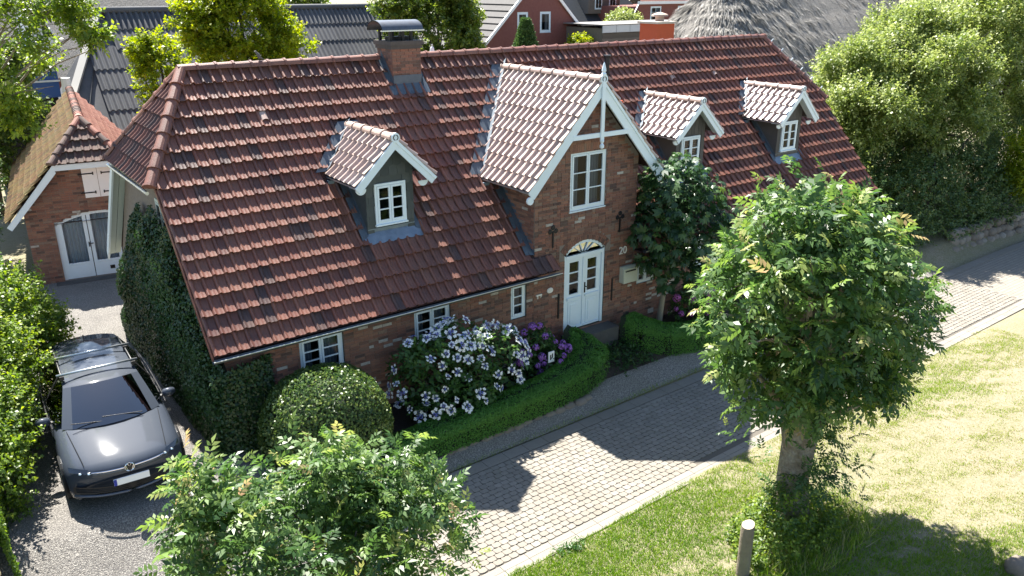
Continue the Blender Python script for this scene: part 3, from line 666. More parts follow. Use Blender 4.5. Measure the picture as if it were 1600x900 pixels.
# ---------------------------------------------------------------- cross gable trim
def rake(mb, cx, sg, hw, zl, za, y0, y1, wd, below=0):
    """a board along one rake; top edge follows the roof underside"""
    a = Vector((cx + sg * hw, 0, zl)); b = Vector((cx, 0, za)); d = (b - a).normalized(); n2 = Vector((d.z, 0, -d.x)) if sg < 0 else Vector((-d.z, 0, d.x))
    if n2.z > 0: n2 = -n2
    k = wd / abs(n2.z) if abs(n2.z) > 1e-6 else wd
    poly = [(a.x, y0, a.z), (b.x, y0, b.z), (b.x, y0, b.z - k), (a.x + n2.x * wd, y0, a.z + n2.z * wd)]
    mb.prism(poly, (0, y1 - y0, 0))
def gable_trim(parent, cx, hw, ze, za, y, wd, big):
    for sg in (-1, 1):
        mb = MB(); rake(mb, cx, sg, hw + .02, ze - .03, za - .005, y, y + .04, wd); 
        if big:
            e = Vector((cx + sg * (hw - .03), y - .0, ze - .18))
            mb.lathe((0, 0, 0), [(.001, 0), (.085, 0), (.085, .04), (.001, .04)], 12); k = 48
            for i in range(k): v = mb.v[-k + i]; mb.v[-k + i] = (e.x + v[0], y + .001 + v[2], e.z + v[1])
        mb.build('bargeboard', M_WHITE, parent)
        mb = MB(); rake(mb, cx, sg, hw + .04, ze + .0, za + .03, y - .025, y, .055); mb.build('barge_moulding', M_WHITE, parent)
        # soffit underneath
        mb = MB(); mb.add([(cx + sg * hw, y + .04, ze - .04), (cx, y + .04, za - .04), (cx, 0 if big else DY, za - .04), (cx + sg * hw, 0 if big else DY, ze - .04)], [(0, 1, 2, 3)]); mb.build('rake_soffit', M_WHITE, parent)
    mb = MB(); n = 14; r = .10 if big else .09
    vs = [(cx + r * math.cos(2 * math.pi * k / n), yy, za + .045 + r * math.sin(2 * math.pi * k / n)) for yy in (y - .035, y + .03) for k in range(n)]
    mb.add(vs, [tuple(range(n)), tuple(range(2 * n - 1, n - 1, -1))] + [(k, (k + 1) % n, (k + 1) % n + n, k + n) for k in range(n)]); o = mb.build('apex_disc', M_WHITE, parent)
    mb = MB(); pts = [(cx + .05 * math.cos(a), y - .04, za + .045 + .05 * math.sin(a)) for a in np.linspace(0, 2 * math.pi, 13)]; mb.tube(pts, .009, 5); mb.build('apex_ring', M_BLACK, parent)
gab = MB(); gab.add([(GX - GHW, YB, GZE - .0), (GX, YB, GZA - .0), (GX, roof_y(GZA), GZA), (GX - GHW, roof_y(GZE), GZE), (GX + GHW, YB, GZE), (GX + GHW, roof_y(GZE), GZE)], [(0, 1, 2, 3), (1, 4, 5, 2)])
gable = gab.build('cross_gable', M_DECK, house)
gable_trim(gable, GX, GHW, GZE, GZA, YB, .20, True)
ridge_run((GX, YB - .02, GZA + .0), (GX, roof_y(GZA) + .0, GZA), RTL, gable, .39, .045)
mb = MB(); zc = 4.74; hwc = (GZA - .1 - zc) / GSL - .14; mb.box(GX - hwc, GX + hwc, YB - .008, YB + .045, zc - .05, zc + .05); mb.build('collar_beam', M_WHITE, gable)
mb = MB(); mb.box(GX - .045, GX + .045, YB - .045, YB - .009, 4.62, GZA + .02); mb.lathe((GX, YB - .03, 4.44), [(.015, 0), (.05, .03), (.05, .08), (.025, .12), (.045, .16), (.045, .19)], 10)
mb.lathe((GX, YB - .01, GZA + .12), [(.05, 0), (.055, .03), (.03, .06), (.05, .09), (.045, .13), (.02, .23), (.004, .27)], 10); mb.build('king_post_and_finial', M_WHITE, gable)
for sg in (-1, 1):      # eave edge strip, cheek flashing
    mb = MB(); x = GX + sg * (GHW + .02); mb.beam((x, YB - .02, GZE - .0), (x, roof_y(GZE), GZE - .0), (.02, 0, 0), (0, 0, .018)); mb.build('eave_strip', M_ZINC, gable)
    mb = MB(); x = GX + sg * (GX - GWL + .01); mb.add([(x, -.02, roof_z(0) + .05), (x, roof_y(GZE) , GZE + .05), (x + sg * .24, roof_y(GZE), GZE + .11), (x + sg * .24, -.02, roof_z(-.02) + .11), (x, -.02, roof_z(0) + .22), (x, roof_y(GZE), GZE + .22)], [(0, 1, 2, 3), (0, 4, 5, 1)]); mb.build('cheek_flashing', M_LEADD, gable)
    # valley
    mb = MB(); p = Vector((GX + sg * (GHW + .02), roof_y(GZE) - .0, GZE + .11)); q = Vector((GX, roof_y(GZA), GZA + .11)); off = Vector((sg * .30, 0, 0)); off2 = Vector((-sg * .12, 0, .13))
    mb.add([p + off, q + off, q, p, p + off2, q + off2], [(0, 1, 2, 3), (3, 2, 5, 4)]); mb.build('valley_flashing', M_LEADD, gable)
    mb = MB(); mb.box(GX + sg * (GHW + .0) - .09, GX + sg * GHW + .09, roof_y(GZE) - .20, roof_y(GZE) - .02, GZE - .13, GZE - .06); mb.build('flashing_end', M_LEAD, gable)

# ---------------------------------------------------------------- dormers
for di, dx in enumerate(DX):
    zb = roof_z(DY)
    mb = MB(); clad = M_SLATE if di == 0 else M_WOODC
    fr = [(dx - DWH, zb - .1), (dx + DWH, zb - .1), (dx + DWH, DZA - DSL * DWH), (dx, DZA - .02), (dx - DWH, DZA - DSL * DWH)]
    wo = (dx - .345, dx + .345, 3.30, 4.12)
    wall_panels(mb, lambda x, d, z: (x, DY + d, z), dx - DWH, dx + DWH, zb - .1, DZA, [wo], [(DSL, 1, DZA - .03 + DSL * dx), (-DSL, 1, DZA - .03 - DSL * dx)])
    for sg in (-1, 1):
        x = dx + sg * DWH; zt = DZA - DSL * DWH; mb.add([(x, DY, zb - .05), (x, roof_y(zt), zt), (x, DY, zt)], [(0, 1, 2)])
    mb.add([(dx - DHW, DY - .30, DZE), (dx, DY - .30, DZA), (dx, roof_y(DZA), DZA), (dx - DHW, roof_y(DZE), DZE), (dx + DHW, DY - .30, DZE), (dx + DHW, roof_y(DZE), DZE)], [(0, 1, 2, 3), (1, 4, 5, 2)])
    dorm = mb.build('dormer', clad, house)
    # shingles or boards on the front
    if di == 0:
        for r in range(9):
            for c in range(-4, 4):
                a = dx + c * .19 + (r % 2) * .095; b = a + .186; z0_ = zb + .02 + r * .19; z1_ = z0_ + .24
                a2, b2 = max(a, dx - DWH), min(b, dx + DWH)
                if b2 - a2 < .05: continue
                if wo[0] - .02 < (a2 + b2) / 2 < wo[1] + .02 and z1_ > wo[2] and z0_ < wo[3]:
                    continue
                if max(abs(a2 - dx), abs(b2 - dx)) * DSL + z1_ > DZA - .06: z1_ = DZA - .06 - max(abs(a2 - dx), abs(b2 - dx)) * DSL
                if z1_ - z0_ < .06: continue
                t = random.random(); s_ = MB(); s_.add([(a2, DY - .022, z0_ + .03), ((a2 + b2) / 2, DY - .024, z0_), (b2, DY - .022, z0_ + .03), (b2, DY - .006, z1_), (a2, DY - .006, z1_), (a2, DY - .004, z0_ + .03), (b2, DY - .004, z0_ + .03)], [(0, 1, 2, 3, 4), (0, 4, 5), (2, 6, 3), (0, 5, 1), (1, 6, 2)], t); s_.build('slate', M_SLATE, dorm)
    else:
        for c in range(-4, 4):
            a = dx + c * .135; b = a + .128
            segs = [(zb, 3.27), (4.15, 9)] if b > wo[0] and a < wo[1] else [(zb, 9)]
            for z0_, z1_ in segs:
                zt = DZA - .06 - max(abs(a - dx), abs(b - dx)) * DSL; z1_ = min(z1_, zt)
                if z1_ - z0_ < .05: continue
                s_ = MB(); s_.box(max(a, dx - DWH), min(b, dx + DWH), DY - .018, DY - .002, z0_, z1_, random.random()); s_.build('board', M_WOODC, dorm)
    gable_trim(dorm, dx, DHW, DZE, DZA, DY - .33, .13, False)
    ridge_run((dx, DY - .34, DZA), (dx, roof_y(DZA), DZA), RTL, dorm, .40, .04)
    for sg in (-1, 1):
        mb = MB(); x = dx + sg * (DHW + .02); mb.beam((x, DY - .33, DZE), (x, roof_y(DZE), DZE), (.015, 0, 0), (0, 0, .014)); mb.build('eave_strip', M_ZINC, dorm)
        mb = MB(); x = dx + sg * (DWH + .005); y1 = roof_y(DZE); mb.add([(x, DY - .05, roof_z(DY) + .03), (x, y1, DZE + .06), (x + sg * .17, y1, DZE + .11), (x + sg * .17, DY - .12, roof_z(DY - .12) + .11), (x, DY, roof_z(DY) + .16), (x, y1, DZE + .17)], [(0, 1, 2, 3), (0, 4, 5, 1)]); mb.build('cheek_flashing', M_LEADD, dorm)
        mb = MB(); p = Vector((dx + sg * (DHW + .02), roof_y(DZE), DZE + .11)); q = Vector((dx, roof_y(DZA), DZA + .11)); mb.add([p + Vector((sg * .22, 0, 0)), q + Vector((sg * .22, 0, 0)), q, p, p + Vector((-sg * .1, 0, .1)), q + Vector((-sg * .1, 0, .1))], [(0, 1, 2, 3), (3, 2, 5, 4)]); mb.build('valley_flashing', M_LEADD, dorm)
        mb = MB(); mb.box(dx + sg * DHW - .06, dx + sg * DHW + .08, roof_y(DZE) - .16, roof_y(DZE) - .02, DZE - .12, DZE - .05); mb.build('flashing_end', M_LEAD, dorm)
        mb = MB(); xb_ = dx + sg * (DHW - .17); mb.prism([(xb_ + .11 * math.cos(a), DY - .13, DZE - .08 + .11 * math.sin(a)) for a in np.linspace(math.pi, 2 * math.pi, 9)], (0, -.03, 0)); mb.build('bracket', M_WHITE, dorm)
    mb = MB(); nn = 20
    mb.grid(lambda u, v: (dx - DWH - .13 + u * (2 * DWH + .26), DY - .005 - .17 * v, roof_z(DY - .005 - .17 * v) + .085 + .012 * math.sin(u * 38) * v), nn * 2, 2)
    mb.add([(dx - DWH, DY - .008, roof_z(DY) + .08), (dx + DWH, DY - .008, roof_z(DY) + .08), (dx + DWH, DY - .02, roof_z(DY) + .15), (dx - DWH, DY - .02, roof_z(DY) + .15)], [(0, 1, 2, 3)]); mb.build('apron_flashing', M_LEAD, dorm, True)
    window(house, *wo, DY - .03, 1, 3, 2, fw=.045, curtain=False, blind=M_BLIND if di == 1 else None)

# ---------------------------------------------------------------- chimney
CX0, CX1, CY0, CY1 = 5.52, 6.24, 3.05, 3.72
ch = MB(); ch.box(CX0 + .008, CX1 - .008, CY0 + .008, CY1 - .008, 5.4, 6.55); chim = ch.build('chimney', M_MORTAR, house)
zt = 6.52
for z0_, r in [(5.60 + k * .0655, k) for k in range(14)]:
    for face in range(4):
        n = 4; L = (CX1 - CX0) / 3.5 if face % 2 == 0 else (CY1 - CY0) / 3.5
        w_ = CX1 - CX0 if face % 2 == 0 else CY1 - CY0; off = (r % 2) * .5 * L; x = -off
        while x < w_ - .01:
            a, b = max(x, 0) + .004, min(x + L, w_) - .004; x += L
            if b - a < .03: continue
            c_, d_ = z0_ + .004, z0_ + .061; mb = MB()
            P = {0: lambda u, d, z: (CX0 + u, CY0 - d, z), 1: lambda u, d, z: (CX1 + d, CY0 + u, z), 2: lambda u, d, z: (CX1 - u, CY1 + d, z), 3: lambda u, d, z: (CX0 - d, CY1 - u, z)}[face]
            if face == 0 and z0_ < roof_z(CY0) + .03: continue
            mb.add([P(a, .004, c_), P(b, .004, c_), P(b, .004, d_), P(a, .004, d_), P(a, -.01, c_), P(b, -.01, c_), P(b, -.01, d_), P(a, -.01, d_)], [(0, 1, 2, 3), (0, 4, 5, 1), (1, 5, 6, 2), (2, 6, 7, 3), (3, 7, 4, 0)], random.choice([.02, .08, .17, .25, .33, .6, .66])); mb.build('chimney_brick', M_BRICK, chim)
mb = MB(); mb.box(CX0 - .03, CX1 + .03, CY0 - .03, CY1 + .03, 6.45, 6.53); mb.box(CX0 - .06, CX1 + .06, CY0 - .06, CY1 + .06, 6.531, 6.62); mb.build('chimney_crown', mat('sooty_crown', (.07, .062, .058), .9, noise=(8, .5, (.12, .10, .09))), chim)
mb = MB()
for x in (CX0 + .0, (CX0 + CX1) / 2 - .05, CX1 - .2):
    for y in (CY0 + .1, CY1 - .1): mb.box(x, x + .06, y - .03, y + .03, 6.62, 6.86)
mb.box(CX0 + .1, CX1 - .1, CY0 + .25, CY1 - .2, 6.62, 6.70); mb.build('hood_post', M_BLACK, chim)
mb = MB(); cy = (CY0 + CY1) / 2; hw_ = .36; n = 14
mb.grid(lambda u, v: (CX0 - .22 + u * 1.02, cy + hw_ * math.cos(math.pi * (1 - v)), 6.84 + .21 * math.sin(math.pi * v)), 1, n); mb.grid(lambda u, v: (CX0 - .22 + u * 1.02, cy + (hw_ - .012) * math.cos(math.pi * (1 - v)), 6.83 + .205 * math.sin(math.pi * v)), 1, n); mb.build('chimney_hood', M_SOOT, chim, True)
mb = MB(); mb.box(CX0 - .26, CX1 + .10, cy - hw_ - .015, cy - hw_ + .015, 6.825, 6.85); mb.build('hood_rim', M_ZINC, chim)
mb = MB()
mb.grid(lambda u, v: (CX0 - .14 + u * (CX1 - CX0 + .28), CY0 - .008 - .19 * v, roof_z(CY0 - .19 * v) + .09 + .012 * math.sin(u * 60) * v), 40, 2); mb.add([(CX0, CY0 - .012, roof_z(CY0) + .08), (CX1, CY0 - .012, roof_z(CY0) + .08), (CX1, CY0 - .02, roof_z(CY0) + .27), (CX0, CY0 - .02, roof_z(CY0) + .27)], [(0, 1, 2, 3)])
for x, sg in ((CX0, -1), (CX1, 1)): mb.add([(x + sg * .012, CY0 - .1, roof_z(CY0 - .1) + .09), (x + sg * .012, YR, ZR + .09), (x + sg * .15, YR, ZR + .085), (x + sg * .15, CY0 - .19, roof_z(CY0 - .19) + .09), (x + sg * .012, CY0 - .02, roof_z(CY0) + .22), (x + sg * .012, YR, ZR + .22)], [(0, 1, 2, 3), (0, 4, 5, 1)])
mb.build('chimney_flashing', M_LEADD, chim)
# flue pipe with orange base, vent tiles
fx, fy = 11.47, 2.56; fz = roof_z(fy)
mb = MB(); mb.tube([(fx, fy, fz - .1), (fx, fy, fz + .55)], .055, 10); mb.tube([(fx, fy, fz + .55), (fx, fy, fz + .62)], .085, 10); mb.tube([(fx, fy, fz + .62), (fx, fy, fz + .96)], .07, 10); mb.tube([(fx, fy, fz + .97), (fx, fy, fz + 1.02)], .10, 10); mb.build('flue_pipe', M_BLACK, house)
mb = MB(); mb.box(11.30, 11.62, 2.44, 2.78, fz - .2, fz + .18); mb.box(11.68, 11.84, 2.28, 2.44, roof_z(2.3) - .1, roof_z(2.3) + .17); mb.build('orange_roof_vent', M_ORANGE, house)
for x, y in ((2.4, 2.79), (14.19, 2.85), (15.95, 2.85)):
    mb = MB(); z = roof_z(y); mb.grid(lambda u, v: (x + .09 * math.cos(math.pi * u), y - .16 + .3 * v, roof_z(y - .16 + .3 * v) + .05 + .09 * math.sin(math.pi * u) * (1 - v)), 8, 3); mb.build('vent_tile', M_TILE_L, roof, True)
# window of the left end wall, wall-side boards
window(house, -2.95, -2.2, 3.0, 3.95, 0, 1, 3, 2, T=lambda x, d, z: (.19 + d, -x, z), m=M_GREEN, curtain=False)
settle(house)

# ================================================================= brick outbuilding on the left
GR = R(-8); GO = Vector((.45, 11.1, 0)); gc, gs = math.cos(GR), math.sin(GR)
def G(x, y, z): return (GO.x + gc * x - gs * y, GO.y + gs * x + gc * y, z)
out = thing('brick_outbuilding', 'small brick outbuilding with mossy orange tiles and wide white glazed doors behind the car', 'outbuilding', GO)
OW, OZF, OHW, OZE, OZR, OLEN = 1.74, 3.33, 2.12, 1.86, 4.33, 8.5
osl = (OZR - OZE) / OHW; ofx = (OZR - OZF) / osl; OYH = .75
OCL = [(osl, 1, OZR - .10), (-osl, 1, OZR - .10)]
TG = lambda x, d, z: G(x, d, z)
DOORO = (-1.08, 1.12, .04, 1.66); osli = [(-1.08 + k * .22, -1.08 + (k + 1) * .22, 1.659, 1.66 + .27 * (1 - ((k + .5) / 5 - 1) ** 2), 1) for k in range(10)]
mb = MB(); wall_panels(mb, TG, -OW, OW, -.1, OZF - .02, [DOORO] + osli, OCL)
mb.add([G(-OW, 0, -.1), G(-OW, OLEN, -.1), G(-OW, OLEN, OZR - osl * OW), G(-OW, 0, OZR - osl * OW)], [(0, 3, 2, 1)]); mb.add([G(OW, 0, -.1), G(OW, OLEN, -.1), G(OW, OLEN, OZR - osl * OW), G(OW, 0, OZR - osl * OW)], [(0, 1, 2, 3)])
mb.add([G(-OW, OLEN, -.1), G(OW, OLEN, -.1), G(OW, OLEN, OZR - osl * OW), G(0, OLEN, OZR), G(-OW, OLEN, OZR - osl * OW)], [(0, 4, 3, 2, 1)])
ow = mb.build('wall', M_MORTAR, out)
bb = brick_field(TG, -OW, OW, -.05, OZF - .04, [DOORO] + osli, OCL, .01); sc = [in_view(TG((b[0] + b[1]) / 2, 0, b[2]))[2] + (50 if b[2] < 1.7 else 0) for b in bb]; near = set(sorted(range(len(bb)), key=lambda i: sc[i])[:290]); st = MB()
for i, b in enumerate(bb):
    if i in near: mb = MB(); brick_mb(mb, TG, *b); mb.build('brick', M_BRICK, ow)
    else: brick_mb(st, TG, *b)
tag(st.build('bricks_far', M_BRICK, ow), kind='stuff')
# roof
mb = MB(); fy = -.28; dz = .0
mb.add([G(-OHW, fy, OZE), G(-OHW, OLEN, OZE), G(0, OLEN, OZR), G(0, OYH, OZR), G(-ofx, fy, OZF), G(OHW, fy, OZE), G(OHW, OLEN, OZE), G(ofx, fy, OZF)], [(0, 4, 3, 2, 1), (5, 6, 2, 3, 7), (4, 7, 3)]); oroof = mb.build('roof', M_DECK, out)
for sg, mk in ((-1, 'M_OLD'), (1, 'M_OLDR')):
    Vv = Vector(G(0, 0, OZR)) - Vector(G(sg * OHW, 0, OZE)); Uy = Vector(G(0, 1, 0)) - Vector(G(0, 0, 0)); U = -Uy if sg < 0 else Uy
    N = U.cross(Vv); e = Vector(G(0, OYH, OZR)) - Vector(G(sg * ofx, fy, OZF)); c = N.cross(e); c = c if c.dot(-Uy) > 0 else -c
    tile_field(Vector(G(sg * OHW, OLEN if sg < 0 else fy, OZE)), U, Vv, OLEN - fy, Vv.length, .19, .30, mk, lambda p: (p - Vector(G(sg * ofx, fy, OZF))).dot(c.normalized()) < .15, [(G(sg * ofx, fy, OZF), tuple(c))], tints=(.05, .3, .5, .6, .8, 1.))
Vv = Vector(G(0, OYH, OZR)) - Vector(G(0, fy, OZF)); U = Vector(G(1, 0, 0)) - Vector(G(0, 0, 0)); N = U.cross(Vv); pl = []
for sg in (-1, 1):
    e = Vector(G(0, OYH, OZR)) - Vector(G(sg * ofx, fy, OZF)); c = N.cross(e); c = c if c.dot(U) * sg > 0 else -c; pl.append((G(sg * ofx, fy, OZF), tuple(c)))
tile_field(Vector(G(-ofx - .05, fy - .03, OZF - .03)), U, Vv, 2 * ofx + .1, Vv.length, .2, .33, 'M_OLDG', lambda p: all((p - Vector(a)).dot(Vector(b).normalized()) < .12 for a, b in pl), pl, tints=(.1, .4, .6, .9))
flush_tiles(oroof, 300)
RTO = [ridge_mesh('ridge_tile', .33, .11, m_, t) for m_, t in ((M_OLDG, .3), (M_OLDG, .7), (M_OLDR, .2))]
ridge_run(G(0, OLEN, OZR), G(0, OYH, OZR), RTO, oroof, .33, .04)
for sg in (-1, 1): ridge_run(G(sg * (ofx + .02), fy - .02, OZF - .02), G(0, OYH, OZR), RTO, oroof, .36, .03)
for sg in (-1, 1):
    mb = MB(); a = Vector((sg * ofx, fy, OZF - .03)); b = Vector((sg * (OHW + .04), fy, OZE - .08)); k = .17
    mb.prism([G(a.x, fy, a.z), G(b.x, fy, b.z), G(b.x - sg * .10, fy, b.z - .10), G(a.x - sg * .06, fy, a.z - .20)], Vector(G(0, .04, 0)) - Vector(G(0, 0, 0))); mb.build('bargeboard', M_WHITE, out)
mb = MB(); mb.prism([G(-ofx + .01, fy - .01, OZF - .17), G(ofx - .01, fy - .01, OZF - .17), G(ofx, fy - .01, OZF - .02), G(-ofx, fy - .01, OZF - .02)], Vector(G(0, .045, 0)) - Vector(G(0, 0, 0))); mb.build('fascia', M_WHITE, out)
# glazed double doors
def gbox(mb, a, b, d0, d1, c, e): mb.add([G(x, y, z) for z in (c, e) for y in (d0, d1) for x in (a, b)], [(0, 2, 3, 1), (4, 5, 7, 6), (0, 1, 5, 4), (2, 6, 7, 3), (0, 4, 6, 2), (1, 3, 7, 5)])
mb = MB(); gbox(mb, -1.08, -1.0, .05, .13, .04, 1.70); gbox(mb, 1.05, 1.12, .05, .13, .04, 1.70); n = 14; vs = []; fs = []
for k in range(n + 1):
    x = -1.08 + 2.2 * k / n; zt = 1.655 + .27 * (1 - (2 * k / n - 1) ** 2)
    for dz_ in (-.08, 0):
        for d in (.05, .13): vs.append(G(x, d, zt + dz_))
for k in range(n): i = 4 * k; fs += [(i, i + 2, i + 6, i + 4), (i, i + 4, i + 5, i + 1), (i + 2, i + 3, i + 7, i + 6)]
mb.add(vs, fs); od = mb.build('glazed_door', M_WHITE, out)
for a, b in ((-1.0, -.30), (-.28, .47), (.49, 1.05)):
    mb = MB(); gbox(mb, a, a + .09, .06, .12, .05, 1.62 + .27 * (1 - ((a + .05) / 1.1) ** 2)); gbox(mb, b - .09, b, .06, .12, .05, 1.62 + .27 * (1 - ((b - .05) / 1.1) ** 2)); gbox(mb, a + .09, b - .09, .06, .12, .05, .46); gbox(mb, a + .09, b - .09, .045, .0605, .44, .50); gbox(mb, a + .12, b - .12, .05, .0605, .11, .39); mb.build('door_leaf', M_WHITE, od)
    mb = MB(); zt = lambda x: 1.60 + .27 * (1 - (x / 1.1) ** 2); mb.add([G(a + .09, .09, .47), G(b - .09, .09, .47), G(b - .09, .09, zt(b - .09)), G((a + b) / 2, .09, zt((a + b) / 2)), G(a + .09, .09, zt(a + .09))], [(0, 1, 2, 3, 4)]); mb.build('pane', M_GLASS, od)
    mb = MB(); mb.grid(lambda u, v: G(a + .09 + (b - a - .18) * u, .24 + .025 * math.sin(u * 38), .3 + 1.6 * v), 40, 1); mb.build('curtain', mat('net_curtain', (.70, .76, .82), .9), od, True)
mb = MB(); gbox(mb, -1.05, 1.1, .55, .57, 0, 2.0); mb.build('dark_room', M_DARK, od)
mb = MB(); gbox(mb, -.335, -.31, .02, .06, .92, 1.05); gbox(mb, -.325, -.21, .015, .03, 1.0, 1.02); gbox(mb, .1, .22, .04, .0605, .2, .3); mb.build('door_handle', M_BLACK, od)
mb = MB(); gbox(mb, -1.3, 1.3, -.35, -.005, -.1, .035); mb.build('threshold', M_STEP, out)
for a, b, sg in ((-.20, .17, -1), (.18, .55, 1)):
    mb = MB(); gbox(mb, a, b, -.05, -.012, 2.31, 3.17); sh = mb.build('shutter', M_SHUT, out)
    for zz in (2.45, 2.97):
        mb = MB(); e0, e1 = ((a - .10, b - .10) if sg < 0 else (a + .10, b + .10)); gbox(mb, e0, e1, -.062, -.051, zz - .016, zz + .016); t = e1 if sg < 0 else e0; gbox(mb, t - .015, t + .015, -.063, -.0505, zz - .04, zz + .04); mb.build('strap_hinge', M_BLACK, sh)
settle(out)
mb = MB(); gbox(mb, .25, 1.0, -.95, -.45, .02, .045); tag(mb.build('door_mat', mat('coir', (.05, .045, .04), .95, bump=(90, .8, 'n'))), 'dark door mat lying before the glazed outbuilding doors', 'mat')

# ================================================================= car
M_PAINT = mat('car_paint', (.038, .047, .063), .6, .0, spec=.08, coat=.8)
M_PLASTIC = mat('black_plastic', (.012, .012, .013), .45); M_CHROME = mat('chrome', (.75, .76, .78), .12, 1.0); M_RUBBER = mat('rubber', (.018, .018, .018), .85)
M_LAMP = mat('headlamp_glass', (.03, .035, .045), .08, .2, coat=1.); M_PLATE = mat('plate_white', (.85, .85, .84), .5); M_BLUE = mat('plate_blue', (.01, .03, .30), .5)
car = thing('parked_car', 'dark blue grey hatchback with roof bars parked on the gravel drive', 'car', (-1.557, 1.178, .02)); car.rotation_euler.z = -.049
def interp(y, tab, k): return float(np.interp(y, [r[0] for r in tab], [r[k] for r in tab]))
BT = [(-2.14, .78, .58, .24), (-2.11, .82, .68, .21), (-2.03, .85, .745, .19), (-1.85, .875, .80, .18), (-1.55, .89, .865, .18), (-1.2, .895, .935, .18), (-.92, .895, .985, .18), (-.4, .895, 1.0, .18), (.3, .895, 1.005, .18), (1.0, .895, 1.01, .18), (1.55, .885, 1.02, .18), (1.9, .865, 1.02, .2), (2.06, .83, .95, .24), (2.13, .79, .72, .28), (2.14, .76, .5, .32)]
def body_pt(y, s, k):
    hw = interp(y, BT, 1); zt = interp(y, BT, 2); zb = interp(y, BT, 3)
    prof = [(0, zt + .012), (.3, zt + .010), (.58, zt - .004), (.78, zt - .03), (.885, zt - .065), (.955, zt - .13), (1.0, max(zb + .12, min(.66, zt - .2))), (.99, zb + .16), (.965, zb + .03), (.90, zb)]
    px, pz = prof[k]; x = s * px * hw
    fr = np.clip((-1.0 - y) / 1.14, 0, 1); bk_ = np.clip((y - 1.2) / .94, 0, 1)
    yy = y + fr * .30 * abs(px) ** 2.6 - bk_ * .16 * abs(px) ** 2.6
    return (x, yy, pz)
mb = MB(); st_ys = [r[0] for r in BT]; ys_ = []
for a, b in zip(st_ys, st_ys[1:]): ys_ += list(np.linspace(a, b, 3)[:-1])
ys_.append(st_ys[-1]); cols = [(-1, k) for k in range(9, 0, -1)] + [(1, k) for k in range(0, 10)]; n = len(cols)
mb.v = [body_pt(y, s, k) for y in ys_ for s, k in cols]; 
for j in range(len(ys_) - 1):
    for i in range(n - 1): mb.f.append((j * n + i, j * n + i + 1, (j + 1) * n + i + 1, (j + 1) * n + i)); mb.t.append(.5)
mb.f += [tuple(range(n - 1, -1, -1)), tuple((len(ys_) - 1) * n + i for i in range(n))]; mb.t += [.5, .5]
body = mb.build('body', M_PAINT, car, True)
# cabin: rows of (yc, ye, zc, ze, hw)
CB = [(-1.12, -.86, .985, .96, .755), (-.98, -.74, 1.075, 1.04, .725), (-.66, -.46, 1.26, 1.22, .655), (-.34, -.18, 1.42, 1.375, .59), (-.26, -.12, 1.445, 1.395, .58), (.2, .25, 1.475, 1.415, .58), (.9, .92, 1.475, 1.415, .575), (1.5, 1.48, 1.455, 1.40, .56), (1.95, 1.86, 1.42, 1.37, .54), (1.97, 1.88, 1.39, 1.345, .54), (2.04, 1.93, 1.08, 1.06, .66)]
NC = 10
def cab(r, i):
    yc, ye, zc, ze, hw = CB[r]; u = i / NC * 2 - 1; return (u * hw, yc + (ye - yc) * abs(u) ** 2.2, zc + (ze - zc) * abs(u) ** 2.4)
def cab_part(name, rows, cs, m, off=0., parent=None):
    mb = MB(); vs = {}
    for r in rows:
        for i in cs:
            for q in (r, r + 1):
                for p in (i, i + 1):
                    if (q, p) not in vs: vs[(q, p)] = len(mb.v); x, y, z = cab(q, p); mb.v.append((x, y - off * .3, z + off))
            mb.f.append((vs[(r, i)], vs[(r, i + 1)], vs[(r + 1, i + 1)], vs[(r + 1, i)])); mb.t.append(.5)
    return mb.build(name, m, parent or car, True)
cab_part('windscreen', range(0, 3), range(1, NC - 1), M_CGLASS); pil = cab_part('roof_panel', range(3, 9), range(0, NC), M_PAINT); cab_part('pillar', range(0, 3), [0], M_PAINT); cab_part('pillar', range(0, 3), [NC - 1], M_PAINT); cab_part('rear_window', [9], range(0, NC), M_CGLASS)
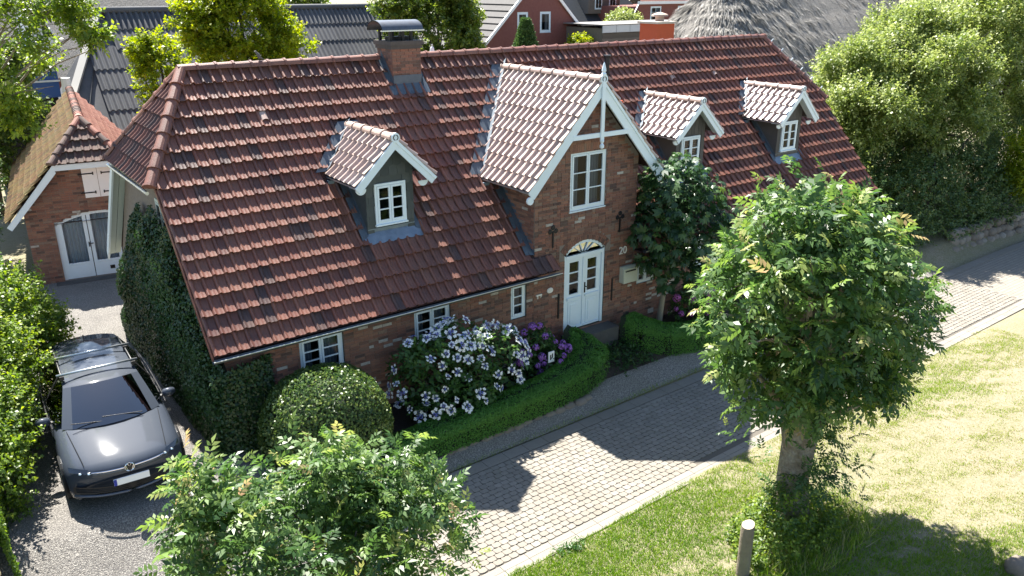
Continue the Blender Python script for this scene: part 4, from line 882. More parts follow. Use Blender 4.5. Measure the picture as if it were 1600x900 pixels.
for s in (-1, 1):
    rail = [(s * CB[r][4], CB[r][1], CB[r][3]) for r in range(0, 11)]; belt = [(s * .80, -.80, .965), (s * .83, -.66, .98), (s * .85, -.4, .985), (s * .855, -.1, .99), (s * .857, -.02, .99), (s * .86, .3, .995), (s * .86, .95, 1.0), (s * .85, 1.5, 1.01), (s * .80, 1.88, 1.02), (s * .79, 1.9, 1.02), (s * .74, 1.95, 1.02)]
    mb = MB(); mb.add(rail + belt, [(i, i + 1, i + 12, i + 11) if s < 0 else (i, i + 11, i + 12, i + 1) for i in range(1, 7)]); mb.build('side_window', M_CGLASS2, car)
    mb = MB(); mb.add(rail + belt, [(i, i + 1, i + 12, i + 11) for i in (7, 8, 9)]); mb.build('rear_pillar', M_PAINT, car)
    mb = MB(); mb.beam((s * .862, .33, .99), (s * .588, .33, 1.41), (0, .04, 0), (.004 * s, 0, .004)); mb.build('window_pillar', M_PLASTIC, car); mb = MB(); mb.beam((s * .86, 1.18, 1.0), (s * .575, 1.15, 1.40), (0, .03, 0), (.004 * s, 0, .004)); mb.build('window_pillar', M_PLASTIC, car)
    mb = MB(); mb.tube([(s * .875, -.75, .955), (s * .90, -.2, .965), (s * .90, .9, .985), (s * .86, 1.75, 1.0)], .012, 6); mb.build('belt_trim', M_PLASTIC, car)
    # mirror
    mb = MB(); mb.lathe((0, 0, 0), [(.01, -.075), (.085, -.06), (.115, 0), (.095, .055), (.02, .075)], 12); mb.v = [(s * .985 + v[0] * 1.05, -.50 + v[1] * .75, 1.0 + v[2] * .95) for v in mb.v]; mi = mb.build('wing_mirror', M_PAINT, car, True)
    mb = MB(); mb.beam((s * .84, -.50, .96), (s * .95, -.5, .97), (0, .03, 0), (0, 0, .015)); mb.build('mirror_stalk', M_PLASTIC, mi)
    # roof rail
    mb = MB(); mb.tube([(s * .565, -.02, 1.43), (s * .565, .06, 1.475), (s * .56, .8, 1.48), (s * .545, 1.45, 1.455), (s * .54, 1.55, 1.415)], .016, 8); mb.build('roof_rail', M_PLASTIC, car, True)
    # headlamp: wedge set into the front corner
    mb = MB(); vs = []
    for t in np.linspace(0, 1, 7):
        px = .50 + .46 * t; x = s * px * .845; yb_ = -2.10 + .30 * px ** 2.6 + .045 * t; z0_ = .645 + .035 * t; z1_ = .70 + .05 * t
        vs += [(x, yb_ - .018, z0_), (x, yb_ + .035, z1_)]
    mb.add(vs, [(2 * i, 2 * i + 2, 2 * i + 3, 2 * i + 1) for i in range(6)]); hl_ = mb.build('headlight', M_LAMP, car)
    for t in (.35, .65):
        mb = MB(); px = .50 + .46 * t; mb.lathe((s * px * .845, -2.10 + .30 * px ** 2.6 - .005, .675), [(.001, 0), (.028, 0), (.02, .02), (.001, .022)], 8); mb.build('lamp_lens', M_CHROME, hl_)
    mb = MB(); pts = [(s * (.08 + .72 * t), -2.142 + .30 * abs((.08 + .72 * t) / .84) ** 2.6 - .004, .695 + .012 * t) for t in np.linspace(0, .62, 7)]; mb.tube(pts, .011, 6); mb.build('chrome_strip', M_CHROME, car)
    mb = MB(); pts = [(s * .60 , y, interp(y, BT, 2) + .003 - (0 if y > -1.9 else .01)) for y in np.linspace(-1.95, -1.02, 9)]; mb.tube([(p[0] + s * .10 * (i / 8), p[1] + .06, p[2] - .006) for i, p in enumerate(pts)], .005, 4); mb.build('bonnet_seam', M_PLASTIC, car)
    mb = MB(); pts = [(s * (.30 + .02 * i / 6), y, interp(y, BT, 2) + .010) for i, y in enumerate(np.linspace(-1.9, -1.1, 7))]
    # wheels
    for wy in (-1.30, 1.33):
        mb = MB(); mb.lathe((0, 0, 0), [(.18, -.10), (.30, -.105), (.32, -.08), (.32, .08), (.30, .105), (.18, .10)], 22); mb.v = [(s * .79 + v[2], wy + v[0], .315 + v[1]) for v in mb.v]; wh = mb.build('wheel', M_RUBBER, car, True)
        mb = MB(); mb.lathe((0, 0, 0), [(.02, 0), (.06, .0)], 10)
        for k in range(5):
            a = 2 * math.pi * k / 5; mb.beam((0, 0, 0), (.19 * math.cos(a), .19 * math.sin(a), 0), (-.035 * math.sin(a), .035 * math.cos(a), 0), (0, 0, .012))
        mb.v = [(s * .895 + s * v[2], wy + v[0], .315 + v[1]) for v in mb.v]; mb.build('rim', M_ZINC, wh)
        mb = MB(); pts = [(s * .885, wy + .37 * math.cos(a), .315 + .37 * math.sin(a)) for a in np.linspace(-.1, math.pi + .1, 14)]; mb.tube(pts, .03, 6); mb.build('wheel_arch', M_PLASTIC, car)
# front grille, bumper lip, plate, emblem, roof bars, aerial, wipers
def front_arc(z, w_, y0, dz): return [(x, y0 + .30 * abs(x / .86) ** 2.6, z + dz * abs(x / .86)) for x in np.linspace(-w_, w_, 19)]
mb = MB(); lo = front_arc(.315, .80, -2.150, .045); hi = front_arc(.405, .80, -2.155, .075)
mb.add(lo + hi, [(i, i + 1, i + 20, i + 19) for i in range(18)]); gr = mb.build('lower_grille', M_PLASTIC, car)
for z in (.335, .365, .39): mb = MB(); mb.tube(front_arc(z, .77, -2.158, .05), .006, 4); mb.build('grille_bar', M_BLACK, gr)
mb = MB(); mb.tube(front_arc(.275, .80, -2.15, .04), .022, 8); mb.build('bumper_lip', mat('lip_grey', (.10, .115, .15), .4, .3), car, True)
mb = MB(); mb.box(-.26, .26, -2.185, -2.165, .44, .55); pl = mb.build('number_plate', M_PLATE, car); mb = MB(); mb.box(-.26, -.215, -2.187, -2.1851, .441, .549); mb.build('plate_band', M_BLUE, pl)
mb = MB(); cz_, cy_ = .695, -2.165; ring = [(.068 * math.cos(a), cy_, cz_ + .068 * math.sin(a)) for a in np.linspace(0, 2 * math.pi, 21)]; mb.tube(ring, .008, 6)
for pts in ([(-.028, .060), (0, .008), (.028, .060)], [(-.058, .030), (-.026, -.052), (0, .000), (.026, -.052), (.058, .030)]): mb.tube([(x, cy_ - .004, cz_ + z) for x, z in pts], .007, 5)
em = mb.build('emblem', M_CHROME, car); mb = MB(); mb.lathe((0, 0, 0), [(.001, 0), (.066, 0), (.066, .012), (.001, .012)], 18); mb.v = [(v[0], cy_ + .004 + v[2], cz_ + v[1]) for v in mb.v]; mb.build('emblem_disc', M_PLASTIC, em)
for yb_ in (.02, .80):
    mb = MB(); mb.tube([(-.64, yb_, 1.535), (.64, yb_, 1.535)], .022, 8); rb_ = mb.build('roof_bar', M_ZINC, car, True)
    for s in (-1, 1): mb = MB(); mb.box(s * .565 - .035, s * .565 + .035, yb_ - .05, yb_ + .05, 1.455, 1.52); mb.build('bar_foot', M_PLASTIC, rb_)
mb = MB(); mb.prism([(-.012, 1.62, 1.45), (-.012, 1.78, 1.44), (-.012, 1.74, 1.52)], (.024, 0, 0)); mb.build('aerial', M_PLASTIC, car)
for s, e in ((.45, -.15), (-.15, -.62)): mb = MB(); mb.tube([(s, -1.04, 1.02), (e, -.98, 1.075)], .008, 5); mb.build('wiper', M_BLACK, car)
mb = MB(); mb.box(-.70, .70, -.9, 1.9, .7, .93); mb.grid(lambda u, v: (-.68 + 1.36 * u, -1.0 + .35 * v, .93 + .04 * math.sin(v * 3)), 6, 3); mb.build('dashboard', M_PLASTIC, car)
for x in (-.36, .36): 
    mb = MB(); mb.box(x - .23, x + .23, -.1, .35, .55, .95); mb.box(x - .22, x + .22, .3, .45, .9, 1.22); mb.box(x - .12, x + .12, .34, .43, 1.22, 1.36); mb.build('seat', mat('seat_cloth', (.06, .06, .065), .9), car)
mb = MB(); mb.tube([(.36 + .17 * math.cos(a), -.45 + .06 * math.sin(a), 1.0 + .16 * math.sin(a)) for a in np.linspace(0, 2 * math.pi, 15)], .015, 6); mb.build('steering_wheel', M_PLASTIC, car)

# ================================================================= neighbours behind the house
M_CORR = mat('fibre_cement', rough=.85, tint=[(.055, .059, .068), (.085, .089, .098), (.12, .123, .128)], noise=[(1.2, .5, (.14, .14, .14)), (7, .3, (.05, .054, .062))])
M_RED = mat('red_brick_wall', (.20, .068, .055), .85, noise=[(30, .6, (.12, .042, .036)), (5, .4, (.25, .11, .09))])
M_GTILE = mat('grey_concrete_tile', rough=.85, tint=[(.055, .052, .05), (.08, .075, .072)], noise=(6, .5, (.11, .105, .10)))
M_DSLATE = mat('dark_slate_roof', (.028, .034, .04), .7, noise=(9, .5, (.05, .055, .06)), bump=(12, .5, 'n'))
M_THATCH = mat('thatch', (.19, .175, .155), .95, noise=[(3.0, .8, (.10, .09, .08)), (18, .7, (.30, .285, .26), .1)], bump=(22, 1.0, 'n', .12))
M_THATCHG = mat('thatch_mossy', (.13, .13, .085), .95, noise=[(3.0, .7, (.09, .085, .06)), (18, .6, (.20, .19, .14), .1)], bump=(22, 1.0, 'n', .12))
M_WOOD = mat('weathered_boards', rough=.85, tint=[(.09, .08, .07), (.14, .125, .11), (.18, .165, .145)], noise=(7, .4, (.08, .07, .06)))
M_STONE = mat('fieldstone', rough=.85, tint=[(.16, .13, .10), (.24, .20, .16), (.30, .27, .23)], noise=(9, .5, (.14, .12, .10)), bump=(12, .5, 'n', .03))
# barn with corrugated sheets
barn = thing('corrugated_barn', 'long barn with dark grey corrugated roof beyond the yellow-green trees', 'barn', (9.5, 24, 0))
BY0, BZ0, BY1, BZ1 = 20.0, 2.62, 24.0, 6.78
mb = MB(); mb.box(3.2, 18.6, BY0 + .3, 28, 0, BZ0); mb.add([(18.6, BY0 + .3, BZ0), (18.6, 28, BZ0), (17.4, 24, BZ1)], [(0, 1, 2)]); mb.build('wall', M_RED, barn)
bs = math.hypot(BY1 - BY0, BZ1 - BZ0); bn = Vector((0, -(BZ1 - BZ0), BY1 - BY0)).normalized(); bu = Vector((0, BY1 - BY0, BZ1 - BZ0)).normalized()
for r in range(6):
    x = 3.0
    while x < 18.6:
        x1 = min(x + 1.05, 18.6); f0, f1 = r / 6, (r + 1) / 6
        lim0 = 2.0 + 1.9 * f1 if f1 > .35 else 2.0; lim1 = 18.6 - 1.9 * max(0, (f1 - .15)); 
        if x + .5 < lim0 or x + .5 > lim1 + .3: x = x1; continue
        mb = MB(); n = 48; xa = x
        def P(u, v):
            xx = xa + (x1 + .03 - xa) * u; b = Vector((0, BY0, BZ0)) + bu * (bs * (f0 + (f1 - f0 + .02) * v)) + bn * (.02 + .035 * (1 - v) + .05 * math.cos(2 * math.pi * xx / .21)); return (xx, b.y, b.z)
        mb.grid(P, n, 1, random.random()); mb.build('corrugated_sheet', M_CORR, barn, True); x = x1
mb = MB(); mb.add([(2.0, BY0, BZ0 - .14), (2.0, 22, 4.56), (3.9, 24, BZ1 - .14), (17, 24, BZ1 - .14), (18.6, 21, 3.52), (18.6, BY0, BZ0 - .14)], [(0, 5, 4, 3, 2, 1)]); mb.add([(2.0, 28, BZ0 - .05), (3.9, 24, BZ1 - .05), (17, 24, BZ1 - .05), (18.6, 28, BZ0 - .05)], [(0, 1, 2, 3)]); mb.add([(2.0, BY0, BZ0), (2, 28, BZ0), (3.9, 24, BZ1 - .05)], [(0, 1, 2)]); mb.build('roof_underlay', M_CORR, barn)
mb = MB(); mb.tube([(3.8, 24, BZ1 + .06), (17.2, 24, BZ1 + .06)], .13, 8); mb.build('ridge_cap', M_CORR, barn, True)
mb = MB(); mb.beam((1.95, 21.2, 3.9), (3.85, 24, BZ1 + .05), (.12, -.08, 0), (0, 0, .06)); mb.build('hip_board', mat('grey_lead_hip', (.30, .29, .27), .8), barn)
mb = MB(); mb.tube([(1.75, 21.0, 2.6), (1.8, 21.0, 4.6)], .16, 8); mb.build('white_post', M_SHUT, barn)
mb = MB(); mb.box(7.2, 7.75, 24.3, 24.8, 6.0, 7.9); mb.build('barn_chimney', mat('brown_brick', (.12, .07, .05), .9, noise=(25, .5, (.2, .14, .1))), barn)
settle(barn)
# red brick gable house
rh = thing('red_gable_house', 'red brick house with steep gable, two tilted white windows and grey tiled roof with skylights', 'house', (34.3, 36, 0))
gx0, gx1, gze, gza, gy = 28.9, 39.6, 3.45, 8.5, 34.0; gm = (gx0 + gx1) / 2; gsl = (gza - gze) / (gm - gx0)
W2 = [(34.35, 35.35, 4.65, 6.05), (32.35, 33.3, 4.65, 6.05)]
mb = MB(); wall_panels(mb, lambda x, d, z: (x, gy + d, z), gx0, gx1, 0, gza, W2, [(gsl, 1, gza + gsl * gm), (-gsl, 1, gza - gsl * gm)]); mb.box(gx0, gx1, gy + .2, gy + 12, 0, gze); mb.build('wall', M_RED, rh)
for sg in (-1, 1):
    for k in range(13):
        a = Vector((gm + sg * (gm - gx0 + .25) * (1 - k / 13), 0, gze - .25 * gsl + (gza - gze + .25 * gsl) * k / 13)); b = Vector((gm + sg * (gm - gx0 + .25) * (1 - (k + 1.08) / 13), 0, gze - .25 * gsl + (gza - gze + .25 * gsl) * (k + 1.08) / 13))
        mb = MB(); up_ = Vector((sg * .04, 0, .05)); mb.add([(a.x + up_.x, gy - .15, a.z + .10), (a.x + up_.x, gy + 12, a.z + .10), (b.x, gy + 12, b.z + .02), (b.x, gy - .15, b.z + .02), (a.x, gy - .15, a.z), (a.x, gy + 12, a.z)], [(0, 1, 2, 3), (0, 4, 5, 1)], random.random()); mb.build('tile_course', M_GTILE, rh)
    mb = MB(); mb.beam((gm + sg * (gm - gx0 + .2), gy - .16, gze - .2), (gm, gy - .16, gza + .05), (0, .05, 0), (0, 0, .13)); mb.build('verge_board', M_SHUT, rh)
for w_ in W2: window(rh, *w_, gy + .04, 1, 1, 1, fw=.12, curtain=True)
for yy in (gy + 3.2, gy + 4.6):
    mb = MB(); x0_ = gm - 3.6; mb.add([(x0_, yy, gza - 3.6 * gsl + .2), (x0_, yy + .95, gza - 3.6 * gsl + .2), (x0_ + 1.0, yy + .95, gza - 2.6 * gsl + .2), (x0_ + 1.0, yy, gza - 2.6 * gsl + .2)], [(0, 3, 2, 1)]); mb.build('skylight', M_SHUT, rh)
settle(rh)
# dark hipped house with wide dormer
dh = thing('slate_house', 'dark slate hipped house with a wide dormer window far behind', 'house', (51, 52, 0))
mb = MB(); mb.box(44, 58, 47, 58, 0, 4.5); mb.build('wall', mat('brown_wall', (.20, .15, .10), .9, noise=(20, .5, (.13, .10, .07))), dh)
mb = MB(); mb.add([(43.5, 46.5, 4.3), (58.5, 46.5, 4.3), (58.5, 58.5, 4.3), (43.5, 58.5, 4.3), (48, 52.5, 11), (54, 52.5, 11)], [(0, 1, 5, 4), (1, 2, 5), (2, 3, 4, 5), (3, 0, 4)]); mb.build('roof', M_DSLATE, dh)
mb = MB(); mb.box(50.4, 54.4, 46.9, 49, 5.3, 7.3); dmr = mb.build('dormer', M_WOOD, dh)
for x in (51.2, 53.0): window(dh, x, x + .9, 5.7, 6.8, 46.88, 2, 1, 1, curtain=False)
settle(dh)
# flat roofed timber extension and orange chimney
ex = thing('timber_annexe', 'flat roofed timber annexe with pale metal parapet behind the ridge', 'annexe', (41, 31.5, 0))
mb = MB(); mb.box(36.8, 46.4, 30.1, 34, 0, 5.0); mb.build('wall', M_WOOD, ex)
for k in range(11):
    mb = MB(); mb.box(36.7, 46.5, 30.0 + random.uniform(0, .03), 30.09, 2.8 + k * .17, 2.8 + k * .17 + .15, random.random()); mb.build('plank', M_WOOD, ex)
for k in range(5):
    mb = MB(); mb.box(36.6 + k * 1.3, 36.6 + k * 1.3 + 1.27, 29.9, 29.98, 4.72, 5.2); mb.build('parapet_panel', mat('parapet_metal', (.42, .47, .53), .4, .5), ex)
mb = MB(); mb.box(36.5, 46.6, 29.85, 34.1, 5.2, 5.26); mb.build('roof_edge', mat('roof_gravel', (.20, .19, .18), .9), ex); settle(ex)
oc = thing('orange_chimney', 'orange rendered chimney block with a pale cap showing above the ridge', 'chimney', (28.0, 16.6, 0))
mb = MB(); mb.box(27.35, 28.55, 16.0, 17.2, 0, 6.0); mb.build('stack', M_ORANGE, oc); mb = MB(); mb.box(27.25, 28.65, 15.9, 17.3, 6.0, 6.1); mb.build('cap', mat('pale_cap', (.5, .44, .38), .8), oc)
mb = MB(); mb.lathe((28.1, 16.6, 6.1), [(.22, 0), (.22, .22), (.42, .24), (.40, .32), (.1, .42)], 14); mb.build('pot', mat('pot_clay', (.42, .30, .24), .8), oc); settle(oc)
# second red house with sash windows
r2 = thing('red_hipped_house', 'red brick house end with white eaves and two sash windows at the top', 'house', (55.5, 46, 0))
W3 = [(53.6, 55.0, 4.6, 6.0), (57.2, 58.7, 4.1, 6.0)]
mb = MB(); wall_panels(mb, lambda x, d, z: (x, 42 + d, z), 52.0, 62.6, 0, 6.3, W3, [(1.05, 1, 6.3 + 1.05 * 60.6)]); mb.box(52.0, 61, 42.3, 50, 0, 6.0); mb.build('wall', M_RED, r2)
for w_ in W3: window(r2, *w_, 42.03, 2, 3, 1, fw=.1)
mb = MB(); mb.box(51.9, 60.8, 41.7, 42.0, 6.2, 6.45); mb.build('fascia', M_SHUT, r2)
mb = MB(); mb.beam((60.6, 41.9, 6.4), (63.2, 41.9, 3.6), (0, .06, 0), (.1, 0, .1)); mb.build('verge_board', M_SHUT, r2); mb = MB(); mb.beam((52.0, 41.9, 6.3), (50.2, 41.9, 3.6), (0, .06, 0), (.1, 0, .1)); mb.build('verge_board', M_SHUT, r2)
mb = MB(); n = 40
mb.grid(lambda u, v: (52 + 8.8 * u, 41.7 + 3.5 * v, 6.45 + 3.0 * v + .05 * math.sin(u * 2 * math.pi * 36)), 150, 1); mb.add([(60.8, 41.7, 6.4), (63.6, 41.9, 3.2), (63.6, 50, 3.2), (60, 46, 9.5)], [(0, 1, 2, 3)]); mb.build('roof', M_OLDR, r2); settle(r2)
# big thatched roof on the right
th = thing('thatched_house', 'house with a big grey thatched hip roof beyond the right roof end', 'house', (42, 19, 0))
mb = MB(); mb.box(33, 58, 16, 24.5, 0, 3.2); mb.build('wall', M_RED, th)
def thf(u, v):
    # v 0..1 around half perimeter, u 0..1 from eave to ridge
    cx, cy = 44.5, 20; L, Wd = 13.5, 6.4; a = 2 * math.pi * v; ex_ = (abs(math.cos(a)) ** .55) * math.copysign(1, math.cos(a)); ey_ = (abs(math.sin(a)) ** .55) * math.copysign(1, math.sin(a))
    px, py = cx + L * ex_, cy + Wd * ey_; rx = np.clip(px, cx - 7.5, cx + 7.5); ry = cy; t = u
    x = px + (rx - px) * t; y = py + (ry - py) * t; z = 2.3 + 6.6 * t - .3 * (1 - t) ** 6
    d = .14 * nz((x * 1.2, y * 1.2, z * 1.2)) ; return (x + d * .3, y - d * .3, z + d)
mb = MB(); mb.grid(thf, 26, 110); tho = mb.build('thatch', M_THATCH, th, True)
nf = 26000; Vf = []; uu = rng.random(nf) * .97; vv = rng.random(nf)
A0 = np.array([thf(a, b) for a, b in zip(uu, vv)]); A1 = np.array([thf(min(a + .03, 1), b) for a, b in zip(uu, vv)])
dd = (A0 - A1) / (np.linalg.norm(A0 - A1, axis=1, keepdims=True) + 1e-6); sd_ = np.stack([-dd[:, 1], dd[:, 0], 0 * dd[:, 0]], 1); sd_ /= np.linalg.norm(sd_, axis=1, keepdims=True) + 1e-6
nn_ = np.cross(sd_, dd); nn_ *= np.sign(nn_[:, 2:3]); L_ = rng.uniform(.25, .7, nf)[:, None]; wf = rng.uniform(.02, .05, nf)[:, None]
Vf = np.stack([A0 - sd_ * wf, A0 + sd_ * wf, A0 + dd * L_ + nn_ * rng.uniform(.03, .16, nf)[:, None] + sd_ * rng.normal(size=(nf, 1)) * .08], 1).reshape(-1, 3)
tag(link('straw', np_mesh('straw', Vf, np.arange(len(Vf)).reshape(-1, 3), mat('straw_fibre', rough=.9, tint=[(.09, .085, .075), (.20, .19, .17), (.36, .34, .31)]), rng.random(nf)), th), kind='stuff')
settle(th)
t2 = thing('speckled_roof_house', 'house with a dark speckled tile roof behind the thatch', 'house', (72, 50, 0))
mb = MB(); mb.box(64, 84, 46, 56, 0, 4); mb.build('wall', M_RED, t2); mb = MB(); mb.add([(63, 45.5, 3.8), (85, 45.5, 3.8), (85, 51, 10), (63, 51, 10), (85, 56.5, 3.8), (63, 56.5, 3.8)], [(0, 1, 2, 3), (3, 2, 4, 5)]); mb.build('roof', mat('speckled_tile', (.035, .03, .035), .6, noise=(14, 1., (.35, .35, .36), .04)), t2); settle(t2)
t3 = thing('far_thatched_house', 'grey thatched roof half hidden above the barn ridge at top left', 'house', (9, 46, 0))
mb = MB(); mb.box(0, 19, 43, 52, 0, 3); mb.build('wall', M_RED, t3); mb = MB(); mb.grid(lambda u, v: (-1 + 21 * u, 42 + 5.5 * v, 2.6 + 6.0 * v + .12 * nz((u * 20, v * 6, 1))), 40, 10); mb.grid(lambda u, v: (-1 + 21 * u, 53 - 5.5 * v, 2.6 + 6.0 * v), 10, 4); mb.build('thatch', M_THATCH, t3, True); settle(t3)
t4 = thing('brown_roof_house', 'low house with brown roof in the far top right corner', 'house', (60, 12, 0))
mb = MB(); mb.box(56, 70, 8, 16, 0, 3.4); mb.build('wall', M_SHUT, t4); mb = MB(); mb.add([(55, 7.5, 3.2), (71, 7.5, 3.2), (71, 12, 7.6), (55, 12, 7.6), (71, 16.5, 3.2), (55, 16.5, 3.2)], [(0, 1, 2, 3), (3, 2, 4, 5)]); mb.build('roof', mat('brown_tile', (.16, .09, .06), .8, noise=(8, .5, (.10, .06, .04))), t4); settle(t4)
# blue trailer with white rails, half hidden by the top left tree
tr = thing('blue_trailer', 'blue trailer with white rails and a white cab behind the tree at top left', 'trailer', (1.3, 25, 0))
mb = MB(); mb.box(-.6, 2.0, 24, 26.2, 3.6, 5.2); mb.build('side_panel', mat('blue_paint', (.02, .09, .30), .4), tr)
for z in (4.2, 4.6, 5.0, 5.3): mb = MB(); mb.box(-.65, 2.05, 23.93, 23.99, z, z + .07); mb.build('rail', M_SHUT, tr)
mb = MB(); mb.prism([(1.2, 23.9, 5.3), (2.3, 23.9, 5.3), (2.2, 23.9, 5.9), (1.7, 23.9, 6.9), (1.2, 23.9, 6.9)], (0, 2.2, 0)); mb.build('cab', M_SHUT, tr)
mb = MB(); mb.prism([(1.75, 23.88, 5.9), (2.12, 23.88, 5.9), (1.75, 23.88, 6.7)], (0, .015, 0)); mb.build('cab_window', M_BLACK, tr)
mb = MB(); mb.box(-.5, 1.9, 24.1, 26.1, .5, 3.6); mb.build('chassis', M_BLACK, tr)
for x in (-.1, 1.4):
    mb = MB(); mb.tube([(x, 23.95, .5), (x, 24.2, .5)], .5, 14); mb.build('wheel', M_RUBBER, tr)
settle(tr)
# stone wall beside the far road, stone edging under the box hedge
def stone(mb, c, r, sq=(1, 1, 1), t=.5):
    n = 7; m = 5; vs = []; o = random.uniform(0, 9)
    for j in range(m + 1):
        for i in range(n):
            a = 2 * math.pi * i / n; b = math.pi * j / m - math.pi / 2; p = np.array([math.cos(a) * math.cos(b), math.sin(a) * math.cos(b), math.sin(b)]); k = r * (1 + .16 * float(nz(p * 2 + o))); p = np.sign(p) * np.abs(p) ** .75 * k * np.array(sq); vs.append((c[0] + p[0], c[1] + p[1], c[2] + p[2]))
    return mb.add(vs, [(j * n + i, j * n + (i + 1) % n, (j + 1) * n + (i + 1) % n, (j + 1) * n + i) for j in range(m) for i in range(n)], t)
sw = thing('stone_wall', 'low fieldstone wall below the big hedge beside the far road', 'wall', (29, -1.0, Z_ROAD))
for r in range(3):
    for k in range(26 - r):
        x = 24.6 + k * .40 + r * .2 + random.uniform(-.05, .05); mb = MB(); stone(mb, (x, -.95 + r * .10 - .02 * k + random.uniform(-.05, .05), Z_ROAD + .12 + r * .24), random.uniform(.18, .24), (1.05, .9, .68), random.random()); mb.build('stone', M_STONE, sw, True)
settle(sw)
se = thing('stone_edging', 'row of rough stones along the foot of the box hedge', 'edging', (5.5, -1.6, -.8))
for k in range(22):
    x = 2.7 + k * .275 + random.uniform(-.04, .04); y = -1.60 if x < 7.2 else -1.60 + (x - 7.2) * .35
    mb = MB(); stone(mb, (x, y + random.uniform(-.03, .03), -.74 + random.uniform(-.02, .02)), .15, (1.1, .7, .65), random.random() * .5); mb.build('stone', M_STONE, se, True)
for k in range(9):
    x = 9.7 + k * .26; mb = MB(); stone(mb, (x, -1.35 + random.uniform(-.08, .08), -.70), .14, (1.1, .8, .6), random.random() * .4); mb.build('stone', M_STONE, se, True)
settle(se)
# folded parasol behind the ridge, bird on the ridge
pa = thing('folded_parasol', 'tip of a folded white parasol behind the ridge right of the chimney', 'parasol', (10.78, 10, 0))
mb = MB(); mb.tube([(10.78, 10, 0), (10.78, 10, 6.0)], .03, 8); mb.build('pole', M_ZINC, pa); mb = MB(); mb.lathe((10.78, 10, 4.6), [(.02, 0), (.17, .1), (.14, .8), (.06, 1.28), (.015, 1.36)], 10); mb.build('canopy', M_SHUT, pa); settle(pa)
mb = MB(); pts = [(2.77, 3.55, 6.40), (2.75, 3.55, 6.45), (2.71, 3.55, 6.51), (2.66, 3.55, 6.58), (2.63, 3.55, 6.62), (2.59, 3.55, 6.63), (2.56, 3.55, 6.62)]; mb.tube([(2.88, 3.55, 6.36), (2.82, 3.55, 6.39)] + pts, [.012, .02, .045, .062, .06, .035, .034, .022, .004], 8)
mb.tube([(2.72, 3.535, 6.30), (2.72, 3.535, 6.46)], .006, 5); mb.tube([(2.72, 3.565, 6.30), (2.72, 3.565, 6.46)], .006, 5)
mb.v = [(2.72 + (v[0] - 2.72) * .62, 3.55 + (v[1] - 3.55) * .62, 6.32 + (v[2] - 6.32) * .62) for v in mb.v]
tag(mb.build('bird', mat('grey_feather', (.10, .095, .09), .8), None, True), 'small grey bird perched on the roof ridge left of the chimney', 'bird')
# wooden post on the verge
mb = MB(); px, py = 5.67, -7.16; r0 = .105
vs = []; n = 14; lv = [(-.15, 1.04), (.05, 1.0), (.35, .97), (.7, .98), (.92, .97), (.955, .9)]
for z, k in lv:
    for i in range(n): a = 2 * math.pi * i / n; rr = r0 * k * (1 + .05 * math.sin(3 * a + z) + .02 * math.sin(11 * a)); vs.append((px + rr * math.cos(a), py + rr * math.sin(a), Z_ROAD + z + (.03 * math.cos(a) if z > .9 else 0)))
mb.add(vs, [(j * n + i, j * n + (i + 1) % n, (j + 1) * n + (i + 1) % n, (j + 1) * n + i) for j in range(len(lv) - 1) for i in range(n)])
wp = thing('wooden_post', 'weathered round wooden post standing at the road verge', 'post', (px, py, Z_ROAD)); mb.build('shaft', mat('grey_timber', (.20, .165, .12), .9, noise=(9, .6, (.12, .10, .07)), bump=(25, .5, 'n')), wp, True)
mb = MB(); mb.add([vs[-n + i] for i in range(n)], [tuple(range(n))]); mb.build('sawn_top', mat('sawn_end', (.42, .36, .28), .9, noise=(15, .4, (.3, .25, .18))), wp); settle(wp)
mb = MB(); stone(mb, (9.14, -9.73, Z_ROAD + .12), .2, (1, 1, .8), .1); tag(mb.build('boulder', M_STONE, None, True), 'dark rounded stone at the lower right corner of the lawn', 'stone')

# ================================================================= planting
def unit(v): return v / (np.linalg.norm(v, axis=-1, keepdims=True) + 1e-9)
class Fol:
    """collects leaf quads"""
    def __init__(s): s.V = []; s.T = []
    def leaves(s, P, D, N, L, W, t, fold=.12, droop=.15, mid=.45):
        n = len(P); D = unit(D); N = unit(N - (N * D).sum(1, keepdims=True) * D); Sd = np.cross(D, N)
        L = np.broadcast_to(np.asarray(L, float), (n,))[:, None]; W = np.broadcast_to(np.asarray(W, float), (n,))[:, None]
        v1 = P + D * L * mid + Sd * W / 2 + N * W * fold; v3 = P + D * L * mid - Sd * W / 2 + N * W * fold; v2 = P + D * L - N * L * droop
        s.V.append(np.stack([P, v1, v2, v3], 1)); s.T.append(np.broadcast_to(np.asarray(t, float), (n,)).copy())
    def build(s, name, m, parent=None, base=(0, 0, 0)):
        V = np.concatenate(s.V).reshape(-1, 3) ; T = np.concatenate(s.T); Q = np.arange(len(V)).reshape(-1, 4)
        return link(name, np_mesh(name, V, Q, m, np.clip(T, 0, 1)), parent)
def rnd_dir(n): return unit(rng.normal(size=(n, 3)))
def crown(ells, n, fill=.55, rough=.2, up=.0, f=2.2):
    """points in a union of ellipsoids, biased to the surface, with outward directions"""
    vol = np.array([e[1][0] * e[1][1] * e[1][2] for e in ells]) ** .7; k = rng.choice(len(ells), n, p=vol / vol.sum())
    C_ = np.array([e[0] for e in ells], float)[k]; Rd = np.array([e[1] for e in ells], float)[k]; d = rnd_dir(n)
    if up: d[:, 2] = np.where((d[:, 2] < 0) & (rng.random(n) < up), -d[:, 2], d[:, 2])
    r = (fill + (1 - fill) * rng.random(n) ** .55) * (1 + rough * nz(d * f + k[:, None] * 3.1))
    P = C_ + d * Rd * r[:, None]; o = unit(d / Rd); return P, o
def frames(D):
    a = np.where(np.abs(D[:, 2:3]) < .9, np.array([[0, 0, 1.]]), np.array([[1., 0, 0]])); e1 = unit(np.cross(D, a)); return e1, np.cross(D, e1)
UP = np.array([0, 0, 1.])
